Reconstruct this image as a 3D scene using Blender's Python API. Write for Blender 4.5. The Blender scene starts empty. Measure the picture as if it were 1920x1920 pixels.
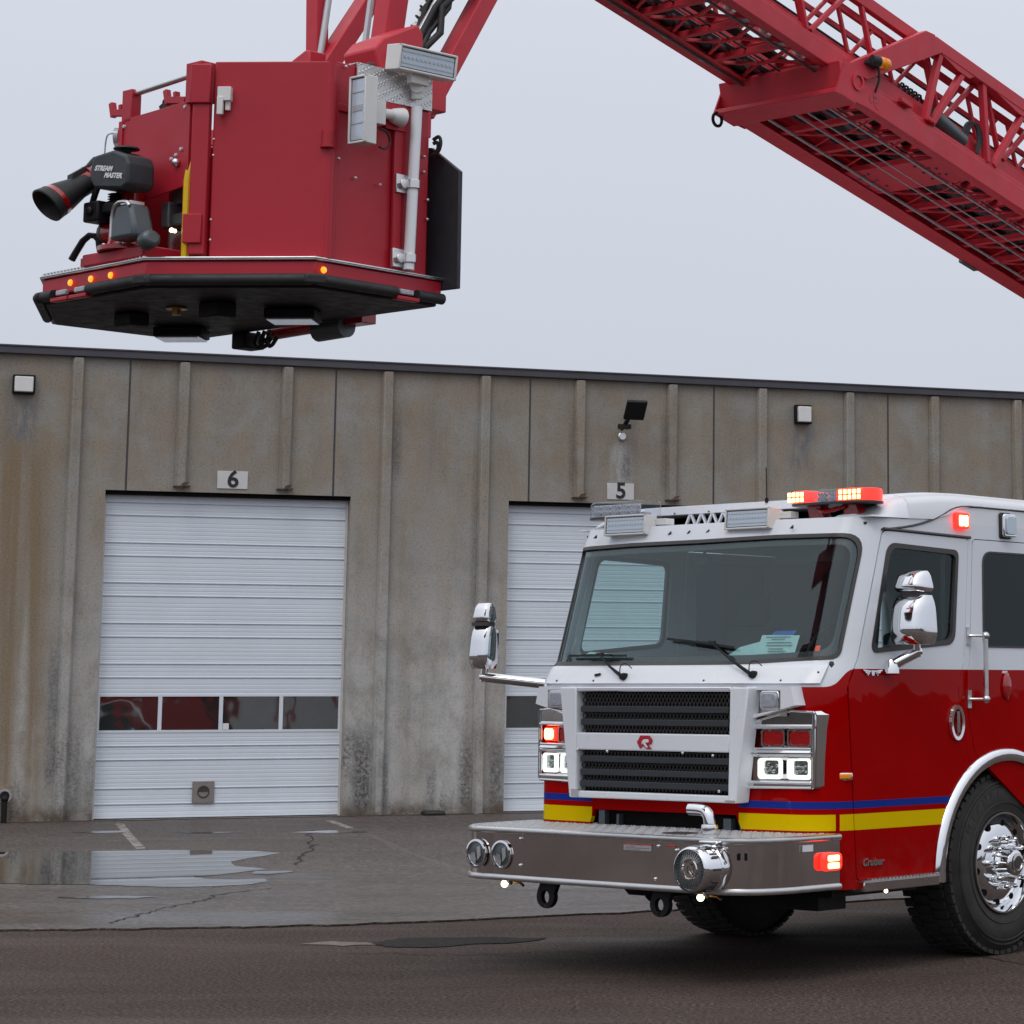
import bpy, bmesh, math, random
from mathutils import Vector, Matrix, Euler, geometry
from math import radians as R, sin, cos, pi, sqrt, atan2
random.seed(7)
scene = bpy.context.scene
C = scene.collection

# ------------------------------------------------------------------ camera
cd = bpy.data.cameras.new('camera')
cam = bpy.data.objects.new('camera', cd); C.objects.link(cam)
cam.location = (0, 0, 1.66)
cam.rotation_euler = (R(90 + 8.85), 0, 0)
cd.sensor_width = 36.0; cd.sensor_fit = 'HORIZONTAL'
cd.lens = 36.0 * 4790.0 / 1920.0
cd.shift_x = -(1500.0 - 960.0) / 1920.0
cd.shift_y = -(960.0 - 539.0) / 1920.0
cd.clip_start = 0.1; cd.clip_end = 3000
scene.camera = cam

# ------------------------------------------------------------------ sky (thick even overcast) and soft sun
SUN_EL, SUN_AZ = R(52), R(200)
w = bpy.data.worlds.new('World'); scene.world = w; w.use_nodes = True
nt = w.node_tree; nt.nodes.clear()
def wn(t, **k):
    n = nt.nodes.new(t)
    for a, v in k.items(): setattr(n, a, v)
    return n
wo = wn('ShaderNodeOutputWorld'); bg = wn('ShaderNodeBackground')
sky = wn('ShaderNodeTexSky', sky_type='NISHITA', sun_disc=False, sun_elevation=SUN_EL, sun_rotation=SUN_AZ)
sky.air_density = 1.0; sky.dust_density = 4.0
tc = wn('ShaderNodeTexCoord'); sx = wn('ShaderNodeSeparateXYZ')
rampE = wn('ShaderNodeValToRGB')
cr = rampE.color_ramp
cr.elements[0].position = 0.0; cr.elements[0].color = (5.9, 6.25, 7.2, 1)
cr.elements[1].position = 1.0; cr.elements[1].color = (13.2, 13.4, 14.0, 1)
e = cr.elements.new(0.22); e.color = (6.9, 7.25, 8.1, 1)
mixw = wn('ShaderNodeMixRGB'); mixw.inputs[0].default_value = 0.90
cn = wn('ShaderNodeTexNoise'); cn.inputs['Scale'].default_value = 1.6; cn.inputs['Detail'].default_value = 3
cmr = wn('ShaderNodeMapRange'); cmr.inputs['To Min'].default_value = 0.95; cmr.inputs['To Max'].default_value = 1.05
mulw = wn('ShaderNodeMixRGB', blend_type='MULTIPLY'); mulw.inputs[0].default_value = 1.0
L = nt.links.new
L(tc.outputs['Generated'], sx.inputs[0]); L(sx.outputs['Z'], rampE.inputs[0])
L(tc.outputs['Generated'], cn.inputs['Vector']); L(cn.outputs['Fac'], cmr.inputs['Value'])
L(sky.outputs[0], mixw.inputs[1]); L(rampE.outputs[0], mixw.inputs[2])
L(mixw.outputs[0], mulw.inputs[1]); L(cmr.outputs[0], mulw.inputs[2])
L(mulw.outputs[0], bg.inputs[0]); L(bg.outputs[0], wo.inputs[0])
bg.inputs[1].default_value = 0.085
sd = bpy.data.lights.new('sun', 'SUN'); sd.energy = 0.5; sd.angle = R(25); sd.color = (1.0, 0.97, 0.93)
so = bpy.data.objects.new('sun', sd); C.objects.link(so)
so.rotation_euler = (R(90) - SUN_EL, 0, pi - SUN_AZ + R(0))
vs = scene.view_settings
vs.view_transform = 'Standard'; vs.look = 'None'; vs.gamma = 1.0; vs.exposure = 0.22; vs.use_curve_mapping = False
scene.render.engine = 'CYCLES'
scene.cycles.max_bounces = 8; scene.cycles.transparent_max_bounces = 12

# ------------------------------------------------------------------ materials
MATS = {}
class NB:
    """small helper for building node materials"""
    def __init__(s, name):
        s.m = bpy.data.materials.new(name); s.m.use_nodes = True; s.t = s.m.node_tree
        s.b = s.t.nodes['Principled BSDF']; MATS[name] = s.m
    def n(s, t, **k):
        x = s.t.nodes.new(t)
        for a, v in k.items():
            if a.startswith('i_'): x.inputs[a[2:].replace('_', ' ')].default_value = v
            else: setattr(x, a, v)
        return x
    def l(s, a, b): s.t.links.new(a, b)
    def obj(s):
        if not hasattr(s, '_tc'): s._tc = s.n('ShaderNodeTexCoord')
        return s._tc.outputs['Object']
    def noise(s, scale, detail=4, rough=0.6, vec=None, stretch=None):
        v = vec or s.obj()
        if stretch:
            mp = s.n('ShaderNodeMapping'); mp.inputs['Scale'].default_value = stretch; s.l(v, mp.inputs[0]); v = mp.outputs[0]
        x = s.n('ShaderNodeTexNoise'); x.inputs['Scale'].default_value = scale; x.inputs['Detail'].default_value = detail
        x.inputs['Roughness'].default_value = rough; s.l(v, x.inputs['Vector']); return x.outputs['Fac']
    def ramp(s, fac, *stops):
        r = s.n('ShaderNodeValToRGB'); e = r.color_ramp.elements
        while len(e) < len(stops): e.new(0.5)
        for el, (p, c) in zip(e, stops):
            el.position = p; el.color = (c, c, c, 1) if isinstance(c, (int, float)) else (*c, 1)
        s.l(fac, r.inputs[0]); return r.outputs[0]
    def mix(s, fac, a, b, mode='MIX'):
        x = s.n('ShaderNodeMixRGB', blend_type=mode)
        for i, v in enumerate((fac, a, b)):
            if hasattr(v, 'links'): s.l(v, x.inputs[i])
            elif i == 0: x.inputs[0].default_value = v
            else: x.inputs[i].default_value = (*v, 1)
        return x.outputs[0]
    def math(s, op, a, b=0.0, clamp=False):
        x = s.n('ShaderNodeMath', operation=op, use_clamp=clamp)
        for i, v in enumerate((a, b)):
            if hasattr(v, 'links'): s.l(v, x.inputs[i])
            else: x.inputs[i].default_value = v
        return x.outputs[0]
    def bump(s, h, strength=0.3, dist=0.01):
        x = s.n('ShaderNodeBump'); x.inputs['Strength'].default_value = strength; x.inputs['Distance'].default_value = dist
        s.l(h, x.inputs['Height']); s.l(x.outputs[0], s.b.inputs['Normal'])
def simple(name, col, rough=0.5, metal=0.0, coat=0.0, var=0.06, nscale=6, bump=0.0, spec=0.5, dirt=0.0):
    n = NB(name); f = n.noise(nscale, 5)
    lo = tuple(c * (1 - var) for c in col); hi = tuple(min(1, c * (1 + var)) for c in col)
    c = n.ramp(f, (0.3, lo), (0.7, hi))
    if dirt:
        d = n.ramp(n.noise(3.2, 8, 0.7), (0.5, 0.0), (0.75, dirt)); c = n.mix(d, c, (0.10, 0.09, 0.08))
    n.l(c, n.b.inputs['Base Color'])
    r = n.ramp(n.noise(nscale * 2.3, 4), (0.3, max(0.02, rough * 0.8)), (0.7, min(1, rough * 1.2)))
    n.l(r, n.b.inputs['Roughness'])
    n.b.inputs['Metallic'].default_value = metal; n.b.inputs['Coat Weight'].default_value = coat
    n.b.inputs['Coat Roughness'].default_value = 0.05; n.b.inputs['Specular IOR Level'].default_value = spec
    if bump: n.bump(n.noise(90, 3), bump, 0.002)
    return n.m
def emis(name, col, strength, base=(0.4, 0.02, 0.01)):
    n = NB(name); n.b.inputs['Base Color'].default_value = (*base, 1); n.b.inputs['Roughness'].default_value = 0.2
    n.b.inputs['Emission Color'].default_value = (*col, 1); n.b.inputs['Emission Strength'].default_value = strength
    return n.m
simple('red_aerial', (0.56, 0.030, 0.050), 0.45, var=0.08, nscale=3, bump=0.04, dirt=0.08, spec=0.42)
simple('red_basket', (0.42, 0.012, 0.028), 0.42, spec=0.40, var=0.07, nscale=1.6, bump=0.06, dirt=0.07)
simple('red_plain', (0.30, 0.004, 0.008), 0.25, coat=0.6, var=0.04)
simple('white_metal', (0.80, 0.83, 0.87), 0.3, coat=0.3, var=0.012, nscale=2)
simple('white_housing', (0.72, 0.72, 0.70), 0.45, var=0.04)
simple('black_rubber', (0.018, 0.018, 0.02), 0.6, var=0.2, bump=0.2)
simple('black_paint', (0.010, 0.010, 0.012), 0.55, var=0.1, spec=0.25)
simple('black_panel', (0.025, 0.030, 0.036), 0.55, var=0.06, bump=0.05)
simple('dark_gap', (0.008, 0.008, 0.008), 0.9, spec=0.1)
simple('trim_dark', (0.05, 0.045, 0.045), 0.35, var=0.1)
simple('chrome', (0.82, 0.83, 0.85), 0.07, metal=1.0, var=0.02)
simple('polished_steel', (0.66, 0.62, 0.60), 0.09, metal=1.0, var=0.05, nscale=9)
simple('aluminium', (0.72, 0.72, 0.72), 0.32, metal=1.0, var=0.06)
simple('silver_paint', (0.55, 0.57, 0.60), 0.35, metal=0.5, var=0.05)
simple('grey_hydraulic', (0.10, 0.12, 0.13), 0.4, metal=0.4)
simple('brass', (0.5, 0.3, 0.12), 0.35, metal=1.0)
simple('yellow_vinyl', (0.75, 0.50, 0.0), 0.4)
simple('amber_lens', (0.95, 0.32, 0.01), 0.15, coat=0.5)
simple('red_lens', (0.35, 0.004, 0.006), 0.12, coat=1.0, var=0.3, nscale=60)
simple('dark_red_lens', (0.10, 0.002, 0.004), 0.12, coat=1.0, var=0.3, nscale=60)
simple('lamp_reflector', (0.35, 0.38, 0.36), 0.15, metal=0.9, var=0.5, nscale=45)
simple('lens_grey', (0.34, 0.37, 0.42), 0.12, coat=1.0, var=0.2, nscale=50)
simple('interior_dark', (0.045, 0.05, 0.055), 0.8)
simple('seat_fabric', (0.06, 0.06, 0.065), 0.9)
simple('paper', (0.62, 0.80, 0.78), 0.8, var=0.05, nscale=30)
simple('blue_card', (0.01, 0.12, 0.45), 0.6)
simple('orange_sticker', (0.9, 0.10, 0.02), 0.6)
simple('sign_white', (0.60, 0.60, 0.60), 0.6, var=0.08, dirt=0.15)
simple('sign_black', (0.015, 0.015, 0.015), 0.5)
simple('logo_red', (0.45, 0.01, 0.03), 0.3)
simple('rust', (0.10, 0.06, 0.045), 0.85, var=0.3)
simple('vent_taupe', (0.23, 0.20, 0.19), 0.7, var=0.1, nscale=20)
simple('roof_cap', (0.060, 0.060, 0.072), 0.5, var=0.15, nscale=2)
simple('white_text', (0.75, 0.75, 0.78), 0.4)
simple('dark_tar', (0.012, 0.011, 0.011), 0.8)
emis('lamp_core', (1.0, 0.62, 0.24), 3.4)
emis('lamp_red_rim', (1.0, 0.022, 0.014), 1.9)
emis('headlight_ring', (0.93, 1.0, 0.98), 0.95, (0.3, 0.3, 0.3))
emis('small_bulb', (1.0, 0.85, 0.5), 4.0, (0.8, 0.8, 0.8))
emis('marker_amber_lit', (1.0, 0.30, 0.02), 1.3, (0.8, 0.25, 0.01))

# fire engine paint: white above the belt line, red below, blue and yellow bands
n = NB('cab_paint'); P = n.b
sep = n.n('ShaderNodeSeparateXYZ'); n.l(n.obj(), sep.inputs[0])
X, Y, Z = sep.outputs
ax = n.math('ABSOLUTE', X)
belt = n.n('ShaderNodeMapRange', interpolation_type='SMOOTHERSTEP', i_From_Min=-1.735, i_From_Max=-1.50, i_To_Min=1.650, i_To_Max=1.756); n.l(Y, belt.inputs['Value'])
white = n.math('GREATER_THAN', Z, belt.outputs[0])
def band(lo, hi): return n.math('MULTIPLY', n.math('GREATER_THAN', Z, lo), n.math('LESS_THAN', Z, hi))
side_x = n.math('GREATER_THAN', ax, 0.60)
front_of = n.math('LESS_THAN', Y, -0.40)
blue = n.math('MULTIPLY', n.math('MULTIPLY', band(0.950, 0.992), side_x), front_of)
yel = n.math('MULTIPLY', n.math('MULTIPLY', band(0.826, 0.918), side_x), front_of)
gap = n.math('MULTIPLY', n.math('GREATER_THAN', Y, -1.665), n.math('LESS_THAN', Y, -1.640))
yel = n.math('MULTIPLY', yel, n.math('SUBTRACT', 1.0, gap))
f = n.noise(2.5, 5)
redc = n.ramp(f, (0.3, (0.32, 0.0003, 0.0006)), (0.7, (0.36, 0.0004, 0.0010)))
c = n.mix(blue, redc, (0.012, 0.035, 0.26)); c = n.mix(yel, c, (0.72, 0.50, 0.0)); c = n.mix(white, c, (0.76, 0.80, 0.85))
n.l(c, P.inputs['Base Color']); P.inputs['Roughness'].default_value = 0.35
P.inputs['Coat Weight'].default_value = 0.30; P.inputs['Coat Roughness'].default_value = 0.02
P.inputs['Specular IOR Level'].default_value = 0.0
bm_ = n.n('ShaderNodeBump'); bm_.inputs['Strength'].default_value = 0.10; bm_.inputs['Distance'].default_value = 0.02
n.l(n.noise(2.6, 2, 0.4), bm_.inputs['Height']); n.l(bm_.outputs[0], P.inputs['Coat Normal'])
rd_ = n.n('ShaderNodeMapRange', interpolation_type='SMOOTHSTEP', i_From_Min=0.90, i_From_Max=0.45, i_To_Max=0.14); n.l(Z, rd_.inputs['Value'])
c = n.mix(n.math('MULTIPLY', rd_.outputs[0], n.ramp(n.noise(9, 6, 0.7), (0.4, 0.0), (0.65, 1.0))), c, (0.13, 0.10, 0.085)); n.l(c, P.inputs['Base Color'])

# glass
def glass(name, tint, refl=1.0, ior=1.5):
    n = NB(name); t = n.t; t.nodes.remove(n.b); out = [x for x in t.nodes if x.type == 'OUTPUT_MATERIAL'][0]
    tr = n.n('ShaderNodeBsdfTransparent'); tr.inputs[0].default_value = (*tint, 1)
    gl = n.n('ShaderNodeBsdfGlossy'); gl.inputs['Roughness'].default_value = 0.02; gl.inputs[0].default_value = (refl * 0.86, refl * 0.98, refl, 1)
    fr = n.n('ShaderNodeFresnel'); fr.inputs[0].default_value = ior
    geo = n.n('ShaderNodeNewGeometry'); front = n.math('SUBTRACT', 1.0, geo.outputs['Backfacing'])
    mx = n.n('ShaderNodeMixShader'); n.l(n.math('MULTIPLY', fr.outputs[0], front), mx.inputs[0]); n.l(tr.outputs[0], mx.inputs[1]); n.l(gl.outputs[0], mx.inputs[2])
    n.l(mx.outputs[0], out.inputs[0]); return n.m
glass('windshield_glass', (0.82, 0.91, 0.91), 0.85, 1.80)
glass('side_glass', (0.80, 0.87, 0.87), 0.8, 1.5)
glass('tinted_glass', (0.12, 0.13, 0.14), 0.8, 1.5)
glass('clear_plastic', (0.93, 0.94, 0.97), 0.9, 1.5)
n = NB('garage_glass'); n.b.inputs['Base Color'].default_value = (0.02, 0.028, 0.028, 1); n.b.inputs['Roughness'].default_value = 0.035
n.b.inputs['IOR'].default_value = 3.0
n.bump(n.noise(1.6, 2), 0.16, 0.03)

# flood lamp lens: led strip pattern
n = NB('flood_lens'); P = n.b
wv = n.n('ShaderNodeTexChecker'); wv.inputs['Scale'].default_value = 90; n.l(n.obj(), wv.inputs['Vector'])
c = n.mix(wv.outputs['Fac'], (0.50, 0.60, 0.70), (0.56, 0.65, 0.74)); n.l(c, P.inputs['Base Color'])
P.inputs['Roughness'].default_value = 0.25; P.inputs['Metallic'].default_value = 0.2; P.inputs['Coat Weight'].default_value = 0.8

# tread plate
n = NB('tread_plate'); P = n.b
P.inputs['Metallic'].default_value = 0.7; P.inputs['Base Color'].default_value = (0.80, 0.80, 0.80, 1); P.inputs['Roughness'].default_value = 0.38
def tread(rot):
    mp = n.n('ShaderNodeMapping'); mp.inputs['Rotation'].default_value = (rot[0], rot[1], rot[2]); mp.inputs['Scale'].default_value = (1, 1, 1); n.l(n.obj(), mp.inputs[0])
    v = n.n('ShaderNodeTexVoronoi', feature='F1'); v.inputs['Scale'].default_value = 58; v.inputs['Randomness'].default_value = 0.15
    m2 = n.n('ShaderNodeMapping'); m2.inputs['Scale'].default_value = (0.45, 1.2, 1.0); n.l(mp.outputs[0], m2.inputs[0]); n.l(m2.outputs[0], v.inputs['Vector'])
    return n.ramp(v.outputs['Distance'], (0.18, 1.0), (0.38, 0.0))
h = tread((0.6, 0.5, 0.78)); n.bump(h, 1.0, 0.006)
n.l(n.mix(h, (0.62, 0.62, 0.62), (0.92, 0.92, 0.92)), P.inputs['Base Color'])

# tyre
n = NB('tyre_rubber'); P = n.b
f = n.noise(9, 6); n.l(n.ramp(f, (0.3, (0.022, 0.021, 0.020)), (0.7, (0.042, 0.039, 0.036))), P.inputs['Base Color'])
P.inputs['Roughness'].default_value = 0.75; n.bump(n.noise(120, 3), 0.25, 0.003)

# concrete of the warehouse
n = NB('concrete'); P = n.b
sep = n.n('ShaderNodeSeparateXYZ'); n.l(n.obj(), sep.inputs[0])
big = n.noise(0.55, 5, 0.6, stretch=(1.0, 1, 0.35)); streak = n.noise(2.2, 6, 0.65, stretch=(1.6, 1, 0.12)); fine = n.noise(38, 5, 0.75); med = n.noise(5.0, 6, 0.7)
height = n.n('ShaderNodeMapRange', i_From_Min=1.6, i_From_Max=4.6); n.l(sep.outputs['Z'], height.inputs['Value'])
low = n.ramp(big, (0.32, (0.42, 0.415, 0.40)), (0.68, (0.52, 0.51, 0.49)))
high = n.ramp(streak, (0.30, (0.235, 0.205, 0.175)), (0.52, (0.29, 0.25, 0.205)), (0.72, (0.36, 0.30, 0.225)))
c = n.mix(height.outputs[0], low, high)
st = n.ramp(streak, (0.42, 0.0), (0.70, 0.55)); c = n.mix(st, c, (0.26, 0.215, 0.16))
gr = n.ramp(n.noise(1.7, 5, 0.62), (0.46, 0.0), (0.66, 0.75)); c = n.mix(gr, c, (0.31, 0.315, 0.30))
tn = n.ramp(n.noise(2.4, 5, 0.65, stretch=(1, 1, 0.7)), (0.50, 0.0), (0.70, 0.6)); c = n.mix(tn, c, (0.235, 0.195, 0.145))
cb = n.ramp(n.noise(5.5, 4, 0.6), (0.52, 0.0), (0.72, 0.4)); c = n.mix(cb, c, (0.25, 0.27, 0.28))
# rusty run-off stripes on the left bay
rs = n.n('ShaderNodeMapRange', interpolation_type='SMOOTHSTEP', i_From_Min=-1.95, i_From_Max=-2.30); n.l(sep.outputs['X'], rs.inputs['Value'])
rz = n.n('ShaderNodeMapRange', interpolation_type='SMOOTHSTEP', i_From_Min=5.3, i_From_Max=4.2); n.l(sep.outputs['Z'], rz.inputs['Value'])
rr = n.ramp(n.noise(3.0, 3, 0.5, stretch=(1.5, 1, 0.06)), (0.38, 0.15), (0.60, 0.85))
c = n.mix(n.math('MULTIPLY', n.math('MULTIPLY', rs.outputs[0], rz.outputs[0]), rr), c, (0.225, 0.160, 0.092))
def stain(x0, hw, za, zb, amt, col, c, nz=None):
    a = n.n('ShaderNodeMapRange', interpolation_type='SMOOTHSTEP', i_From_Min=hw, i_From_Max=hw * 0.25); n.l(n.math('ABSOLUTE', n.math('SUBTRACT', sep.outputs['X'], x0)), a.inputs['Value'])
    b = n.n('ShaderNodeMapRange', interpolation_type='SMOOTHSTEP', i_From_Min=zb, i_From_Max=zb - 0.45 * (zb - za)); n.l(sep.outputs['Z'], b.inputs['Value'])
    d = n.n('ShaderNodeMapRange', interpolation_type='SMOOTHSTEP', i_From_Min=za, i_From_Max=za + 0.25 * (zb - za)); n.l(sep.outputs['Z'], d.inputs['Value'])
    f = n.math('MULTIPLY', n.math('MULTIPLY', a.outputs[0], b.outputs[0]), n.math('MULTIPLY', d.outputs[0], amt))
    if nz is not None: f = n.math('MULTIPLY', f, nz)
    return n.mix(f, c, col)
sg = n.ramp(n.noise(20, 5, 0.85), (0.42, 1.0), (0.62, 0.15)); sk = n.ramp(n.noise(7, 5, 0.7, stretch=(1.6, 1, 0.4)), (0.40, 0.0), (0.58, 1.0))
for x_ in (-2.52, 7.92): c = stain(x_, 0.26, 4.55, 5.35, 0.85, (0.15, 0.16, 0.18), c, sk)
c = stain(5.28, 0.20, 4.25, 5.02, 0.95, (0.42, 0.43, 0.44), c, sk); c = stain(5.36, 0.10, 4.35, 4.9, 0.8, (0.12, 0.12, 0.13), c, sg)
for x_, w_, za_, zb_, a_ in ((1.86, 0.18, -0.2, 1.35, 0.95), (3.22, 0.15, -0.2, 1.3, 0.8), (2.76, 0.10, -0.1, 0.8, 0.6), (2.15, 0.08, -0.2, 1.1, 0.5), (-1.72, 0.14, -0.2, 1.6, 0.6), (-2.00, 0.10, 0.0, 2.8, 0.6), (3.62, 0.16, -0.2, 1.3, 0.8), (2.2, 0.10, 4.2, 5.4, 0.5), (3.27, 0.07, 1.5, 5.6, 0.35), (4.60, 0.08, 4.1, 5.6, 0.4), (5.90, 0.08, 4.1, 5.6, 0.4)): c = stain(x_, w_, za_, zb_, a_, (0.055, 0.055, 0.06), c, sg)
# pores and sand grain
sp = n.ramp(fine, (0.34, 0.5), (0.48, 0.0)); c = n.mix(sp, c, (0.10, 0.095, 0.09))
sp2 = n.ramp(fine, (0.56, 0.0), (0.70, 0.4)); c = n.mix(sp2, c, (0.46, 0.44, 0.41))
# black mildew creeping up from the ground
mh = n.n('ShaderNodeMapRange', interpolation_type='SMOOTHSTEP', i_From_Min=2.1, i_From_Max=0.3); n.l(sep.outputs['Z'], mh.inputs['Value'])
mn = n.math('MULTIPLY', n.ramp(n.noise(1.5, 6, 0.7, stretch=(1.3, 1, 0.45)), (0.50, 0.0), (0.66, 0.9)), n.ramp(n.noise(22, 5, 0.85), (0.44, 1.0), (0.58, 0.0)))
c = n.mix(n.math('MULTIPLY', mn, mh.outputs[0]), c, (0.045, 0.045, 0.05))
fz = n.n('ShaderNodeMapRange', interpolation_type='SMOOTHSTEP', i_From_Min=0.30, i_From_Max=0.0); n.l(sep.outputs['Z'], fz.inputs['Value'])
c = n.mix(n.math('MULTIPLY', fz.outputs[0], n.ramp(med, (0.35, 0.15), (0.6, 0.9))), c, (0.085, 0.055, 0.035))
n.l(c, P.inputs['Base Color']); P.inputs['Roughness'].default_value = 0.9; P.inputs['Specular IOR Level'].default_value = 0.2
n.bump(n.math('ADD', fine, med), 0.35, 0.006)

simple('door_enamel', (0.68, 0.735, 0.80), 0.4, var=0.03, nscale=2.0, dirt=0.05)
simple('door_frame_paint', (0.60, 0.58, 0.55), 0.5, var=0.08)
simple('dirt', (0.085, 0.060, 0.042), 0.9, var=0.35, nscale=4, bump=0.4)

def asphalt(name, dark, light, r0, r1, grain, bumpk, wet=(0.45, 0.62), spec=0.5):
    n = NB(name); P = n.b
    pos = n.obj()
    big = n.noise(0.35, 5, 0.6, stretch=(0.5, 1.6, 1)); g = n.noise(grain, 4, 0.8); md = n.noise(2.2, 6, 0.7)
    c = n.ramp(big, (0.35, dark), (0.65, light))
    c = n.mix(n.ramp(g, (0.42, 0.8), (0.49, 0.0)), c, tuple(x * 0.35 for x in dark))
    c = n.mix(n.ramp(g, (0.53, 0.0), (0.60, 0.7)), c, tuple(min(1, x * 2.4) for x in light))
    c = n.mix(n.ramp(md, (0.5, 0.0), (0.75, 0.5)), c, tuple(x * 0.7 for x in dark))
    n.l(c, P.inputs['Base Color'])
    wf = n.noise(0.55, 6, 0.62, stretch=(0.35, 1.3, 1))
    if name == 'asphalt_smooth':                                   # the yard falls towards the seam: that end stays wet, the strip by the wall has dried
        sp_ = n.n('ShaderNodeSeparateXYZ'); n.l(pos, sp_.inputs[0]); dr_ = n.n('ShaderNodeMapRange', interpolation_type='SMOOTHSTEP', i_From_Min=20.5, i_From_Max=25.5, i_To_Max=0.20); n.l(sp_.outputs['Y'], dr_.inputs['Value'])
        wf = n.math('SUBTRACT', wf, dr_.outputs[0])
    wt = n.ramp(wf, (wet[0], r1), (wet[1], r0))
    n.l(wt, P.inputs['Roughness']); P.inputs['Specular IOR Level'].default_value = spec
    n.bump(n.math('ADD', g, n.math('MULTIPLY', md, 0.6)), bumpk, 0.010)
    return n.m
asphalt('asphalt_rough', (0.056, 0.041, 0.034), (0.080, 0.060, 0.050), 0.60, 0.90, 42, 0.9, (0.45, 0.62), 0.16)
asphalt('asphalt_smooth', (0.060, 0.047, 0.040), (0.088, 0.071, 0.062), 0.22, 0.62, 26, 0.22, (0.36, 0.60))
simple('patch_light', (0.15, 0.13, 0.11), 0.8, var=0.2, nscale=12)
simple('patch_dark', (0.030, 0.029, 0.028), 0.9, var=0.5, nscale=25, bump=0.8, spec=0.1)
for nm, hi_, col_ in (('faded_line_paint', 0.9, (0.36, 0.32, 0.29, 1)), ('worn_line_paint', 0.42, (0.22, 0.19, 0.17, 1))):
    n = NB(nm); f = n.noise(7, 5, 0.75); n.b.inputs['Base Color'].default_value = col_; n.b.inputs['Roughness'].default_value = 0.6
    n.l(n.ramp(f, (0.36, 0.08), (0.56, hi_)), n.b.inputs['Alpha'])
n = NB('puddle_water'); n.b.inputs['Base Color'].default_value = (0.018, 0.015, 0.013, 1); n.b.inputs['Roughness'].default_value = 0.015
n.b.inputs['IOR'].default_value = 2.0; n.b.inputs['Specular IOR Level'].default_value = 0.7
n.bump(n.noise(2.2, 2), 0.006, 0.02)
simple('tree_bark', (0.045, 0.038, 0.032), 0.9)

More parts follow.
